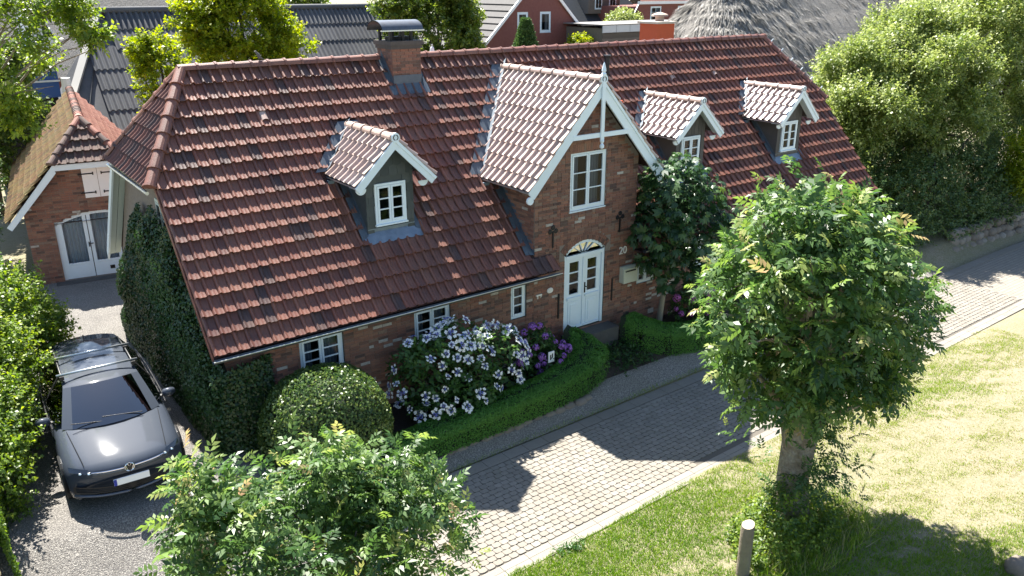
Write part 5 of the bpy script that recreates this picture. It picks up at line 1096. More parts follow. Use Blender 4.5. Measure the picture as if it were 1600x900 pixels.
def shoots(fol, B, D, length, K, kind, L, W, tint, spread=1.1, updir=.55, droop=.2, sz=None):
    """each shoot is a stem set with K leaves; kind: 'simple', 'pinnate', 'palmate'"""
    n = len(B); e1, e2 = frames(D); ph = rng.uniform(0, 6.28, n); sz = np.ones(n) if sz is None else sz
    for k in range(K):
        t = (k + .6) / K; P = B + D * (length * t)[:, None]; a = ph + k * 2.4; A = np.cos(a)[:, None] * e1 + np.sin(a)[:, None] * e2
        sp = spread * (1 - .35 * t); dr = unit(A * math.sin(sp) + D * math.cos(sp) + rng.normal(size=(n, 3)) * .16 - UP * droop)
        N = unit(UP * updir + D * .35 + rng.normal(size=(n, 3)) * .38); s_ = sz * (1.05 - .35 * t) * rng.uniform(.8, 1.15, n)
        tt = tint + rng.normal(size=n) * .10 + (.28 * (t > .85))
        if kind == 'simple': fol.leaves(P, dr, N, L * s_, W * s_, tt)
        elif kind == 'pinnate':
            N = unit(N - (N * dr).sum(1, keepdims=True) * dr); Sd = np.cross(dr, N); RL = L * 2.6 * s_
            for q in range(4):
                f = .30 + .19 * q; Q = P + dr * (RL * f)[:, None] - N * (RL * .10 * f * f)[:, None]
                for sg in (-1, 1):
                    fol.leaves(Q, dr * .55 + Sd * sg * .85 - N * .12 + rng.normal(size=(n, 3)) * .10, N + rng.normal(size=(n, 3)) * .22, L * s_ * (1.02 - .1 * abs(q - 1.5)), W * s_, tt + rng.normal(size=n) * .04, .10, .22)
            fol.leaves(P + dr * (RL * .93)[:, None] - N * (RL * .09)[:, None], dr - N * .2, N, L * s_ * 1.05, W * s_, tt, .10, .22)
        else:
            N = unit(N - (N * dr).sum(1, keepdims=True) * dr); Sd = np.cross(dr, N); Q = P + dr * (L * .75 * s_)[:, None]
            for an, ln in ((-1.9, .55), (-1.25, .8), (-.62, .97), (0, 1.08), (.62, .97), (1.25, .8), (1.9, .55)):
                fol.leaves(Q, dr * math.cos(an) + Sd * math.sin(an) - N * .18, N + rng.normal(size=(n, 3)) * .12, L * s_ * ln, W * s_ * ln, tt + rng.normal(size=n) * .03, .10, .28, .62)
def limbs(base, top, ells, nb, r0, m, parent, name='trunk', bend=.15, frac=(.35, .95)):
    mb = MB(); base, top = np.array(base, float), np.array(top, float); n = 7
    pts = [base + (top - base) * t + np.array([math.sin(t * 3 + 1) * bend, math.cos(t * 4) * bend, 0]) * t * .7 for t in np.linspace(0, 1, n)]
    pts = [tuple(p) for p in pts]; mb.tube(pts, [r0 * (1.25 if i == 0 else 1) * (1 - .8 * i / (n - 1)) for i in range(n)], 10)
    for _ in range(nb):
        P, o = crown(ells, 1, .75); f = random.uniform(*frac); a = np.array(pts[int(f * (n - 1))]); e = P[0]; mid = (a + e) / 2 + np.array([0, 0, .12 * np.linalg.norm(e - a)])
        q = [a + (e - a) * t * 1.0 + (mid - (a + e) / 2) * 4 * t * (1 - t) for t in np.linspace(0, 1, 5)]; rr = r0 * (1 - .75 * f) * .55
        mb.tube([tuple(v) for v in q], [rr * (1 - .82 * i / 4) for i in range(5)], 6)
    return mb.build(name, m, parent, True)
def leafmat(name, tint, transl=.38, rough=.42, spec=.5): return mat(name, rough=rough, spec=spec, tint=tint, transl=transl)
M_BARK = mat('bark', (.22, .175, .13), .95, noise=[(6, .8, (.36, .33, .28)), (16, .6, (.09, .07, .05))], bump=(14, 1., 'n', .06))
M_BARKD = mat('dark_bark', (.06, .05, .04), .95, noise=(10, .5, (.10, .09, .07)))
M_BARKL = mat('smooth_bark', (.24, .21, .15), .85, noise=(8, .5, (.16, .14, .10)))
L_ASH = leafmat('ash_leaf', [(.030, .070, .022), (.050, .112, .030), (.085, .165, .040), (.165, .26, .058), (.32, .36, .11), (.42, .29, .17)], .44, .42, .5)
L_CHEST = leafmat('chestnut_leaf', [(0.015, 0.040, 0.018), (0.026, 0.068, 0.024), (0.044, 0.099, 0.030), (0.099, 0.165, 0.040)], 0.30, .42)
L_BOX = leafmat('box_leaf', [(.050, .15, .022), (.078, .215, .030), (.115, .28, .042)], 0.30, .5, .4)
L_IVY = leafmat('ivy_leaf', [(0.016, 0.042, 0.012), (0.029, 0.073, 0.018), (0.052, 0.112, 0.025)], 0.25, .4)
L_DOME = leafmat('spindle_leaf', [(.035, .075, .022), (.065, .125, .03), (.12, .18, .045), (.24, .29, .10)], 0.35, .4)
L_HYD = leafmat('hydrangea_leaf', [(0.029, 0.072, 0.020), (0.052, 0.124, 0.025), (0.098, 0.195, 0.035)], 0.35, .5)
L_HORN = leafmat('hornbeam_leaf', [(.075, .125, .025), (.135, .20, .04), (.22, .28, .07), (.34, .39, .15)], 0.45, .45)
L_HORND = leafmat('shrub_leaf', [(.040, .085, .028), (.070, .13, .038), (.115, .175, .05), (.19, .24, .08)], .3, .42)
L_YEL = leafmat('maple_leaf', [(0.088, 0.144, 0.012), (0.163, 0.240, 0.015), (0.250, 0.312, 0.020), (0.350, 0.384, 0.030)], 0.55, .5, .4)
L_MID = leafmat('tree_leaf', [(0.041, 0.078, 0.015), (0.074, 0.130, 0.020), (0.135, 0.195, 0.030), (0.216, 0.260, 0.050)], 0.45, .45)
L_LEFT = leafmat('left_leaf', [(.05, .105, .018), (.11, .19, .026), (.19, .28, .032), (.29, .36, .045)], 0.50, .45)
L_CON = leafmat('conifer_needle', [(.03, .08, .02), (.06, .13, .03), (.10, .18, .05)], .2, .6)

def clumps(ells, n, r, fill=.6, rough=.2):
    P, o = crown(ells, n, fill, rough, .3); k = rng.uniform(.6, 1.35, n) * r
    return [(tuple(p), (a, a, a * .75)) for p, a in zip(P, k)]
def tree(name, label, cat, base, top, ells, n, K, kind, L, W, m, bark, r0, length, nb=10, fill=.55, rough=.2, tint=.4, tvar=.16, spread=1.1, up=.3, droop=.2, group=None, upbias=.35, f=2.2, cl=None):
    t = thing(name, label, cat, base, group); fo = Fol(); P, o = crown(clumps(ells, cl[0], cl[1], fill), n, .35, .2, up, f) if cl else crown(ells, n, fill, rough, up, f)
    D = unit(o * .8 + UP * upbias + rng.normal(size=(n, 3)) * .3); ln = length * rng.uniform(.6, 1.3, n)
    shoots(fo, P - D * (ln * .5)[:, None], D, ln, K, kind, L, W, tint + rng.normal(size=n) * tvar, spread, droop=droop, sz=rng.uniform(.8, 1.15, n))
    limbs(base, top, ells, nb, r0, bark, t); fo.build('crown', m, t); settle(t); return t

# the ash by the road on the right, with weeds round its foot
ash_ells = [((7.42, -6.6, 3.0), (1.55, 1.5, 1.75)), ((6.95, -6.7, 3.3), (1.35, 1.2, 1.3)), ((8.15, -6.5, 2.75), (1.35, 1.3, 1.35)), ((7.35, -6.65, 1.95), (1.25, 1.2, .75)), ((6.75, -6.6, 4.45), (.55, .5, .65)), ((7.7, -6.5, 4.2), (.75, .7, .55)), ((8.5, -6.6, 3.6), (.7, .7, .6))]
ash = thing('ash_tree', 'leafy pollarded ash tree with a thick grey trunk on the verge at right', 'tree', (7.55, -6.65, Z_ROAD))
fo = Fol(); n = 520; P, o = crown(ash_ells, n, .62, .22, .25); D = unit(o * .75 + UP * .45 + rng.normal(size=(n, 3)) * .3); ln = .42 * rng.uniform(.6, 1.4, n)
shoots(fo, P - D * (ln * .5)[:, None], D, ln, 7, 'pinnate', .145, .064, .36 + rng.normal(size=n) * .13, 1.15, .6, .22, rng.uniform(.85, 1.2, n))
nb_ = 38; P = np.stack([7.55 + rng.normal(size=nb_) * .42, -6.65 + rng.normal(size=nb_) * .4, rng.uniform(-.6, 1.0, nb_)], 1); D = unit(np.stack([P[:, 0] - 7.55, P[:, 1] + 6.65, np.full(nb_, .5)], 1)); shoots(fo, P, D, np.full(nb_, .4), 6, 'pinnate', .10, .04, .25 + rng.normal(size=nb_) * .1, 1.1, .6, .2)
limbs((7.55, -6.65, Z_ROAD - .1), (7.45, -6.6, 3.4), ash_ells, 26, .24, M_BARK, ash, name='limbs', bend=.1, frac=(.35, .9)); tk = MB(); tk.tube([(7.56 + .03 * math.sin(k * 1.3), -6.65, Z_ROAD - .1 + .26 * k) for k in range(10)], [.40, .33, .29, .275, .27, .275, .29, .31, .30, .18], 16); tk.v = [(v[0] + .03 * float(nz(np.array(v) * 3)), v[1] + .03 * float(nz(np.array(v) * 3 + 5)), v[2]) for v in tk.v]; tk.build('trunk', M_BARK, ash, True); fo.build('crown', L_ASH, ash); settle(ash)
fg_ells = [((-1.1, -6.4, 2.0), (1.15, 1.1, .95)), ((-1.65, -6.35, 2.55), (.50, .6, .75)), ((-.2, -6.45, 2.1), (.75, .8, .75)), ((-.55, -6.3, 2.75), (.42, .5, .50)), ((-1.75, -6.3, 3.2), (.22, .25, .40)), ((.85, -6.4, 1.85), (.14, .18, .55)), ((.1, -6.4, 2.7), (.28, .3, .35))]
fg = thing('young_ash_tree', 'young ash tree with bronze shoot tips in the near foreground below the drive', 'tree', (-.7, -6.4, Z_ROAD))
fo = Fol(); n = 340; P, o = crown(fg_ells, n, .55, .25, .3); D = unit(o * .6 + UP * .65 + rng.normal(size=(n, 3)) * .28); ln = .45 * rng.uniform(.6, 1.4, n)
shoots(fo, P - D * (ln * .5)[:, None], D, ln, 7, 'pinnate', .112, .046, .34 + rng.normal(size=n) * .14, 1.15, .6, .22, rng.uniform(.8, 1.15, n))
limbs((-.7, -6.4, Z_ROAD - .1), (-.7, -6.35, 2.6), fg_ells, 30, .10, M_BARKD, fg, bend=.08, frac=(.3, .9)); fo.build('crown', L_ASH, fg); settle(fg)
# chestnut beside the door
ce = [((11.2, -.45, 2.45), (1.15, 1.05, 1.35)), ((11.0, -.45, 3.2), (.8, .75, .8)), ((11.75, -.5, 2.2), (.75, .7, .8)), ((10.6, -.5, 2.3), (.75, .6, .9)), ((11.05, -.5, 1.45), (.8, .7, .55))]
tree('chestnut_tree', 'small round chestnut tree with dark palmate leaves right of the front door', 'tree', (10.75, -.42, -.6), (11.05, -.45, 3.0), ce, 300, 4, 'palmate', .21, .085, L_CHEST, M_BARKL, .085, .28, 12, .6, .2, .4, .15, 1.2, .2, .3)
# ivy over the left end wall
def wall_leaves(fo, P, N, L, tint, spread=.5):
    n = len(P); D = unit(np.cross(N, rnd_dir(n)) - UP * .35); fo.leaves(P, D, N + rng.normal(size=(n, 3)) * spread, L * rng.uniform(.7, 1.25, n), L * .8 * rng.uniform(.7, 1.2, n), tint, .15, .15, .4)
iv = thing('ivy', 'thick dark ivy covering the left end wall beside the drive', 'ivy', (0, 2, 0)); fo = Fol(); n = 42000
yy = rng.uniform(-.45, 6.4, n); top = np.minimum(3.75, np.interp(yy, [-.45, -.2, .3, 1.6, 2.6, 4.6, 5.6, 6.4], [1.6, 1.8, 2.35, 3.6, 3.75, 3.4, 2.2, .8])) + .12 * np.sin(yy * 5); zz = rng.random(n) ** .9 * top; bul = .30 + .14 * nz(np.stack([yy * 0, yy * 1.3, zz * 1.2], 1)) + rng.uniform(-.06, .06, n)
bul = bul * np.clip((top - zz) / .5, .15, 1) ** .5
P = np.stack([.2 - bul, yy, zz], 1); N = np.stack([-np.ones(n), -.25 + .3 * nz(P), .35 + .4 * nz(P * 1.7)], 1); wall_leaves(fo, P, N, .065, .4 + .3 * nz(P * 2) + rng.normal(size=n) * .15)
n = 5000; xx = rng.uniform(-.1, 1.05, n); zz = rng.uniform(-.3, 1.55, n); P = np.stack([xx, -.06 - .32 * (1 - np.clip(xx, 0, 1)) ** .7 * rng.uniform(.8, 1.1, n), zz], 1); N = np.stack([-.3 + rng.normal(size=n) * .3, -np.ones(n), .4 * np.ones(n)], 1); wall_leaves(fo, P, N, .06, .4 + rng.normal(size=n) * .2)
fo.build('leaves', L_IVY, iv); mb = MB(); mb.grid(lambda u, v: (.2 - .20 * min(1, 4 * (1 - v)), -.3 + 6.6 * u, max(0, float(np.interp(-.3 + 6.6 * u, [-.45, -.2, .3, 1.6, 2.6, 4.6, 5.6, 6.4], [1.4, 1.6, 2.1, 3.4, 3.6, 3.2, 2.0, .5]))) * v), 30, 10); mb.build('stems', mat('ivy_stems', (.025, .025, .015), .95), iv); settle(iv)
# clipped dome
M_CORE = mat('hedge_core', (.018, .028, .012), .95)
def surf_shrub(name, label, cat, base, fn, n, L, m, tint=.4, tv=.2, core=None, group=None, sp=.6, out=0.):
    """fn(u, v) arrays -> points, normals"""
    t = thing(name, label, cat, base, group); fo = Fol(); P, N = fn(rng.random(n), rng.random(n)); P = P + N * (rng.random(n) ** 2 * .05 - .03 + out)[:, None]; wall_leaves(fo, P, N, L, tint + .25 * nz(P * 3) + rng.normal(size=n) * tv, sp); fo.build('leaves', m, t)
    if core: core.build('twigs', M_CORE, t, True)
    settle(t); return t
def dome_fn(c, r, ex=2.3):
    def f(u, v):
        a = u * 2 * np.pi; ct = 1 - v * 1.15; st = np.sqrt(np.clip(1 - ct * ct, 0, 1)); d = np.stack([np.cos(a) * st, np.sin(a) * st, ct], 1); d2 = np.sign(d) * np.abs(d) ** (2 / ex); d2 = d2 * (1 + .03 * nz(d * 4))[:, None]; return np.array(c) + d2 * np.array(r), unit(d / np.array(r))
    return f
core = MB(); core.lathe((1.62, -.95, -.55), [(.85, 0), (1.0, .6), (.97, 1.15), (.62, 1.6), (.1, 1.75)], 16)
surf_shrub('domed_shrub', 'large clipped dome shrub with pale yellow-green leaves at the house corner', 'shrub', (1.58, -.95, -.6), dome_fn((1.62, -.95, .22), (1.15, 1.05, 1.15)), 15000, .055, L_DOME, .5, .22, core)
# box hedges: swept along a path (x, y, base, top, half width)
def hedge(name, label, path, n, L=.034, m=None):
    path = np.array(path, float); seg = np.linalg.norm(np.diff(path[:, :2], axis=0), axis=1); cum = np.concatenate([[0], np.cumsum(seg)])
    def at(s): return np.stack([np.interp(s, cum, path[:, k]) for k in range(5)], 1)
    def f(u, v):
        s = u * cum[-1]; q = at(s); d = at(np.clip(s + .05, 0, cum[-1]))[:, :2] - at(np.clip(s - .05, 0, cum[-1]))[:, :2]; d = d / (np.linalg.norm(d, axis=1, keepdims=True) + 1e-9); nx = np.stack([-d[:, 1], d[:, 0]], 1)
        a = (v - .5) * 2; ang = a * 2.0; cx = np.sign(np.sin(ang)) * np.abs(np.sin(np.clip(ang, -np.pi / 2, np.pi / 2))) ** .6; hz = np.where(np.abs(ang) < np.pi / 2, np.abs(np.cos(np.clip(ang, -np.pi / 2, np.pi / 2))) ** .6, -(np.abs(ang) - np.pi / 2) * 2.2)
        hw = q[:, 4]; hh = q[:, 3] - q[:, 2]; zc = q[:, 2] + hh * .55; endf = np.sqrt(np.clip(np.minimum(s, cum[-1] - s) / .25, 0.02, 1)); cx2 = cx * hw * endf
        z = np.where(hz > 0, zc + hz * hh * .45 * endf, zc + hz / .95 * hh * .55); P = np.stack([q[:, 0] + nx[:, 0] * cx2, q[:, 1] + nx[:, 1] * cx2, z], 1)
        N = np.stack([nx[:, 0] * np.sign(cx) * np.abs(cx) ** 2, nx[:, 1] * np.sign(cx) * np.abs(cx) ** 2, np.clip(hz, 0, 1)], 1); return P + (.02 * nz(P * 3.1))[:, None] * unit(N), unit(N + 1e-6)
    core = MB(); ss = np.linspace(.05, cum[-1] - .05, 40); q = at(ss)
    for a, b in zip(q, q[1:]):
        d = (b - a)[:2]; d = d / (np.linalg.norm(d) + 1e-9); nn = np.array([-d[1], d[0]]); k = .82
        core.add([(p[0] + s_ * nn[0] * p[4] * k, p[1] + s_ * nn[1] * p[4] * k, z) for p in (a, b) for s_ in (-1, 1) for z in (p[2] - .1, p[2] + (p[3] - p[2]) * .88)], [(0, 1, 5, 4), (2, 6, 7, 3), (1, 3, 7, 5)])
    return surf_shrub(name, label, 'hedge', (path[0][0], path[0][1], path[0][2]), f, int(n * 1.5), L, m or L_BOX, .62, .2, core, sp=.42)
hedge('box_hedge', 'low clipped box hedge curving along the road and back to the front door', [(2.55, -1.42, -.68, -.17, .30), (3.6, -1.42, -.66, -.13, .32), (5.2, -1.40, -.64, -.09, .33), (6.6, -1.33, -.62, -.04, .35), (7.5, -1.16, -.6, .05, .42), (8.0, -.92, -.56, .16, .46), (8.12, -.55, -.5, .26, .30), (7.86, -.18, -.45, .52, .22)], 38000, .032)
hedge('box_hedge', 'clipped box hedge between the door steps and the chestnut trunk', [(9.65, -.25, -.5, .42, .24), (9.85, -.7, -.55, .32, .28), (10.3, -1.05, -.6, .12, .32), (11.1, -1.2, -.62, -.05, .34), (11.9, -1.15, -.62, -.08, .3)], 17000)
# white and blue hydrangea
hy = thing('lacecap_hydrangea', 'big hydrangea bush with white and blue lacecap flowers against the brick wall', 'hydrangea', (4.6, -.75, -.6)); fo = Fol()
he = [((4.5, -.72, .50), (1.05, .55, 1.0)), ((3.85, -.7, .55), (.75, .5, .8)), ((5.3, -.75, .35), (.9, .55, .85)), ((4.5, -.98, -.05), (.95, .5, .55))]
P, o = crown(he, 900, .55, .12, .3); D = unit(o * .7 + UP * .5 + rng.normal(size=(900, 3)) * .35); shoots(fo, P - D * .05, D, np.full(900, .14), 4, 'simple', .15, .085, .4 + rng.normal(size=900) * .18, 1.2, .6, .25); fo.build('leaves', L_HYD, hy)
mb = MB()
for k in range(14): a = random.uniform(0, 6.28); e = (4.6 + .9 * math.cos(a), -.72 + .4 * math.sin(a), .5); mb.tube([(4.6 + .2 * math.cos(a), -.72, -.6), e], .012, 5)
mb.build('stems', M_BARKD, hy)
M_WPET = mat('white_petal', rough=.6, tint=[(.82, .84, .84), (.88, .88, .84)], transl=.25); M_BPET = mat('blue_floret', rough=.6, tint=[(.06, .08, .30), (.16, .18, .48), (.30, .33, .55)]); M_PPET = mat('purple_petal', rough=.6, tint=[(.20, .06, .36), (.34, .13, .52), (.46, .24, .60)], transl=.25); M_PINK = mat('pink_petal', rough=.6, tint=[(.36, .07, .30), (.50, .16, .42)], transl=.2)
def lacecap(seed):
    r = random.Random(seed); mb = MB(); mi = []
    for k in range(20):
        a = r.uniform(0, 6.28); q = .048 * math.sqrt(r.random()); x, y = q * math.cos(a), q * math.sin(a); z = .02 - q * q * 3; s_ = .011; mb.add([(x - s_, y, z), (x, y - s_, z + .006), (x + s_, y, z), (x, y + s_, z + .006), (x, y, z + .014)], [(0, 1, 4), (1, 2, 4), (2, 3, 4), (3, 0, 4)], r.random()); mi += [1] * 4
    nf = r.choice((6, 7, 8))
    for k in range(nf):
        a = 2 * math.pi * k / nf + r.uniform(-.3, .3); q = .075 + r.uniform(-.015, .02); cx_, cy_ = q * math.cos(a), q * math.sin(a); z = .004 + r.uniform(-.02, .014)
        for j in range(4):
            b = j * math.pi / 2 + a + .4; s_ = r.uniform(.026, .040); d = (math.cos(b), math.sin(b)); p = (-d[1], d[0]); mb.add([(cx_, cy_, z), (cx_ + d[0] * s_ * .6 + p[0] * s_ * .5, cy_ + d[1] * s_ * .6 + p[1] * s_ * .5, z + .006), (cx_ + d[0] * s_, cy_ + d[1] * s_, z + .002), (cx_ + d[0] * s_ * .6 - p[0] * s_ * .5, cy_ + d[1] * s_ * .6 - p[1] * s_ * .5, z + .006)], [(0, 3, 2, 1)], r.random()); mi.append(0)
    me = mb.data('flower_head', [M_WPET, M_BPET]); me.polygons.foreach_set('material_index', mi); return me
HEADS = [lacecap(s) for s in range(5)]
def place_heads(parent, ells, n, meshes, scale, dmin, off, front=True):
    pts = []; tries = 0
    while len(pts) < n and tries < 6000:
        tries += 1; P, o = crown(ells, 1, .97, .1, .5); p, d = P[0], o[0]
        if front and d[1] > .25 and d[2] < .6: continue
        if any(((p - np.array(c)) / np.array(r) ** 1 @ ((p - np.array(c)) / np.array(r))) < .72 for c, r in ells): continue
        if any(np.linalg.norm(p - q) < dmin for q in pts): continue
        pts.append(p); nrm_ = Vector(unit(d * .7 + UP * .6 + np.array([-.12, -.35, 0]) + rng.normal(size=3) * .32)); rot = nrm_.to_track_quat('Z', 'Y').to_matrix().to_4x4(); s_ = scale * random.uniform(.6, 1.3)
        link('flower_head', random.choice(meshes), parent, Matrix.Translation(Vector(p) + nrm_ * off) @ rot @ Matrix.Rotation(random.uniform(0, 6.28), 4, 'Z') @ Matrix.Scale(s_, 4))
place_heads(hy, he, 92, HEADS, 1.05, .16, .05); settle(hy)
def mophead(m, seed):
    r = random.Random(seed); mb = MB()
    for k in range(64):
        z = r.uniform(-.35, 1); a = r.uniform(0, 6.28); q = math.sqrt(1 - z * z); d = Vector((q * math.cos(a), q * math.sin(a), z)); c = d * .085; e1_ = d.orthogonal().normalized(); e2_ = d.cross(e1_); s_ = .022; mb.add([c + e1_ * s_, c + e2_ * s_, c - e1_ * s_, c - e2_ * s_, c + d * .006], [(0, 1, 4), (1, 2, 4), (2, 3, 4), (3, 0, 4)], r.random())
    return mb.data('flower_head', m)
def mop_bush(label, base, ells, m, nh, seed, leaves=350):
    t = thing('mophead_hydrangea', label, 'hydrangea', base); fo = Fol(); n = leaves; P, o = crown(ells, n, .5, .12, .3); D = unit(o * .7 + UP * .5 + rng.normal(size=(n, 3)) * .35); shoots(fo, P - D * .05, D, np.full(n, .12), 4, 'simple', .12, .07, .35 + rng.normal(size=n) * .15, 1.2, .6, .25); fo.build('leaves', L_HYD, t)
    place_heads(t, ells, nh, [mophead(m, seed + k) for k in range(3)], .95, .13, .04); settle(t)
mop_bush('purple hydrangea bush inside the curve of the box hedge', (6.95, -.55, -.55), [((6.85, -.45, .30), (.42, .32, .45)), ((7.15, -.6, -.02), (.45, .35, .35)), ((6.5, -.5, .0), (.35, .3, .35))], M_PPET, 26, 1)
mop_bush('pinkish purple hydrangea bush under the chestnut tree', (11.9, -.55, -.55), [((11.8, -.5, .05), (.55, .4, .5)), ((12.5, -.5, .0), (.55, .4, .45))], M_PINK, 22, 9)
ho = thing('hosta', 'broad blue-green hosta leaves below the small sign in the bed', 'plant', (6.6, -1.0, -.6)); fo = Fol(); n = 46; a = rng.uniform(0, 6.28, n); P = np.stack([6.55 + .16 * np.cos(a) + rng.choice([0, .35, -.3], n), -.98 + .1 * np.sin(a), np.full(n, -.5)], 1); D = unit(np.stack([np.cos(a), np.sin(a), np.full(n, .55)], 1)); fo.leaves(P + D * .05, D, UP + rng.normal(size=(n, 3)) * .2, .30, .20, rng.uniform(0, .6, n), .12, .35); fo.build('leaves', leafmat('hosta_leaf', [(.03, .08, .05), (.05, .12, .07)], .2), ho); settle(ho)
sg_ = thing('garden_sign', 'small white sign on a stake among the purple hydrangeas', 'sign', (6.95, -.85, -.55)); mb = MB(); mb.box(6.91, 6.95, -.84, -.81, -.55, .0); mb.build('stake', mat('stake_wood', (.10, .06, .035), .9), sg_); mb = MB(); mb.box(6.86, 7.02, -.875, -.855, .02, .27); pn = mb.build('panel', M_PLATE, sg_)
mb = MB(); mb.box(6.90, 6.93, -.879, -.8751, .08, .2); mb.box(6.95, 6.98, -.879, -.8751, .12, .22); mb.box(6.935, 6.95, -.879, -.8751, .1, .13); mb.build('motif', M_BLACK, pn); settle(sg_)
# --- trees and shrubs behind and beside
tree('maple_tree', 'bright yellow-green maple standing between outbuilding and barn, left of the other', 'tree', (3.15, 13, 0), (3.2, 13, 6.2), [((3.15, 13, 5.2), (.75, .7, 1.25)), ((2.75, 13, 5.9), (.42, .4, .55)), ((3.75, 12.9, 4.7), (.6, .6, .7)), ((2.9, 12.9, 4.0), (.5, .5, .6))], 1000, 9, 'simple', .13, .10, L_YEL, M_BARKD, .10, .30, 10, .45, .25, .5, .2)
tree('maple_tree', 'taller yellow-green maple with visible dark stem just behind the ridge', 'tree', (6.6, 15.5, 0), (6.6, 15.5, 8.0), [((6.5, 15.5, 6.3), (1.7, 1.5, 1.8)), ((5.1, 15.3, 6.3), (.8, .8, 1.0)), ((7.9, 15.4, 5.7), (1.0, .9, 1.0)), ((6.3, 15.5, 8.0), (1.2, 1.1, .9))], 3400, 9, 'simple', .145, .11, L_YEL, M_BARKD, .14, .35, 18, .45, .28, .5, .2, cl=(95, .55))
tree('round_tree', 'dense green tree right of the chimney beyond the ridge', 'tree', (17.2, 20, 0), (17.2, 20, 7), [((17.0, 20, 5.8), (2.0, 1.8, 1.7)), ((15.6, 20, 6.6), (1.2, 1.1, 1.1)), ((18.3, 20, 5.0), (1.1, 1.0, 1.0)), ((17.3, 20, 7.4), (1.4, 1.3, 1.0))], 3000, 9, 'simple', .18, .135, L_MID, M_BARKD, .16, .35, 8, .5, .25, .55, .2, cl=(80, .6))
cn = thing('thuja', 'bright green cone shaped conifer in front of the red gable', 'conifer', (30, 30, 0)); fo = Fol(); n = 3600; zz = rng.random(n) ** .8 * 4.6; r = (1.35 * (1 - zz / 4.75) ** .75) * (.75 + .3 * rng.random(n)); a = rng.uniform(0, 6.28, n); P = np.stack([30 + r * np.cos(a), 30 + r * np.sin(a), 1.0 + zz], 1); D = unit(np.stack([np.cos(a) * .5, np.sin(a) * .5, np.ones(n)], 1) + rng.normal(size=(n, 3)) * .25); shoots(fo, P, D, np.full(n, .25), 4, 'simple', .20, .09, .45 + rng.normal(size=n) * .25, .6, .2, -.1); fo.build('foliage', L_CON, cn); mb = MB(); mb.tube([(30, 30, 0), (30, 30, 5)], [.12, .02], 8); mb.build('trunk', M_BARKD, cn); settle(cn)
tree('laurel_bush', 'pale yellow-green bush at the foot of the timber annexe', 'bush', (36.2, 31.5, 0), (36.2, 31.5, 4), [((36.0, 31.5, 3.6), (1.1, 1, 1.0))], 350, 8, 'simple', .2, .13, L_YEL, M_BARKD, .08, .4, 4, .5, .2, .6)
tree('elder_bush', 'pale leaved bush beside the red hipped house', 'bush', (48.5, 40, 0), (48.5, 40, 5), [((48.3, 40, 4.6), (1.7, 1.4, 1.3))], 420, 8, 'simple', .26, .17, L_HORN, M_BARKD, .1, .5, 4, .5, .2, .7)
# big hedge tree mass on the right
hornP = dict(K=10, kind='simple')
tree('hornbeam_tree', 'wide pale green hornbeam filling the right background above the stone wall', 'tree', (27.5, 3.0, -.3), (27.5, 3, 5.5), [((26.6, 2.6, 3.7), (3.3, 2.6, 2.8)), ((24.4, 2.2, 2.6), (2.2, 1.9, 2.2)), ((28.8, 2.8, 5.0), (2.6, 2.3, 2.3)), ((25.6, 3.2, 4.9), (2.2, 2, 1.2)), ((23.5, 2.0, 3.6), (1.2, 1.2, 1.0))], 11000, 10, 'simple', .135, .088, L_HORN, M_BARKD, .22, .55, 24, .55, .3, .55, .22, cl=(190, .62))
tree('hornbeam_tree', 'taller pale green hornbeam reaching the top right edge', 'tree', (34.5, 2.5, -.3), (34.5, 2.5, 7), [((33.8, 2.2, 5.2), (3.6, 2.8, 3.2)), ((36.5, 2.0, 4.4), (3.0, 2.4, 3.2)), ((31.5, 2.4, 6.4), (2.2, 2, 1.6))], 8500, 10, 'simple', .15, .1, L_HORN, M_BARKD, .25, .6, 20, .55, .3, .6, .22, cl=(150, .72))
tree('privet_shrub', 'dark green shrub bank above the stone wall in shade', 'shrub', (25.5, .6, -.4), (25.5, .6, 2), [((24.6, .5, .8), (1.9, 1.2, 1.5)), ((27.2, .3, .9), (1.9, 1.1, 1.5)), ((29.8, .1, .9), (2.0, 1.1, 1.6)), ((22.6, .9, .5), (1.3, 1.1, 1.2)), ((26, 2.4, 1.2), (2.2, 1.2, 1.8)), ((30, 2.0, 1.4), (2.4, 1.2, 2.0)), ((34, 1.2, 1.3), (2.4, 1.2, 2.0)), ((23.2, 2.4, 1.0), (1.8, 1.2, 1.6)), ((29, 4.5, 1.6), (3, 1.2, 2.2)), ((33, 4.2, 1.8), (3, 1.2, 2.4)), ((25.5, 4.4, 1.4), (2.4, 1.1, 2.0)), ((23.0, -.2, .1), (1.3, .7, .8)), ((25.6, -.75, .25), (1.5, .55, .75)), ((28.2, -.85, .35), (1.8, .55, .8))], 10500, 10, 'simple', .10, .072, L_HORND, M_BARKD, .10, .4, 14, .55, .25, .4, .22)
tree('willow_shrub', 'sunny light green shrub cut off by the right edge above the road', 'shrub', (28.9, -1.0, -.7), (28.9, -1, 2.6), [((29.2, -1.2, 1.75), (1.1, 1.0, 1.3)), ((28.6, -1.3, 1.2), (.7, .7, .7))], 800, 10, 'simple', .15, .07, L_YEL, M_BARKD, .06, .4, 6, .45, .3, .5, .2)
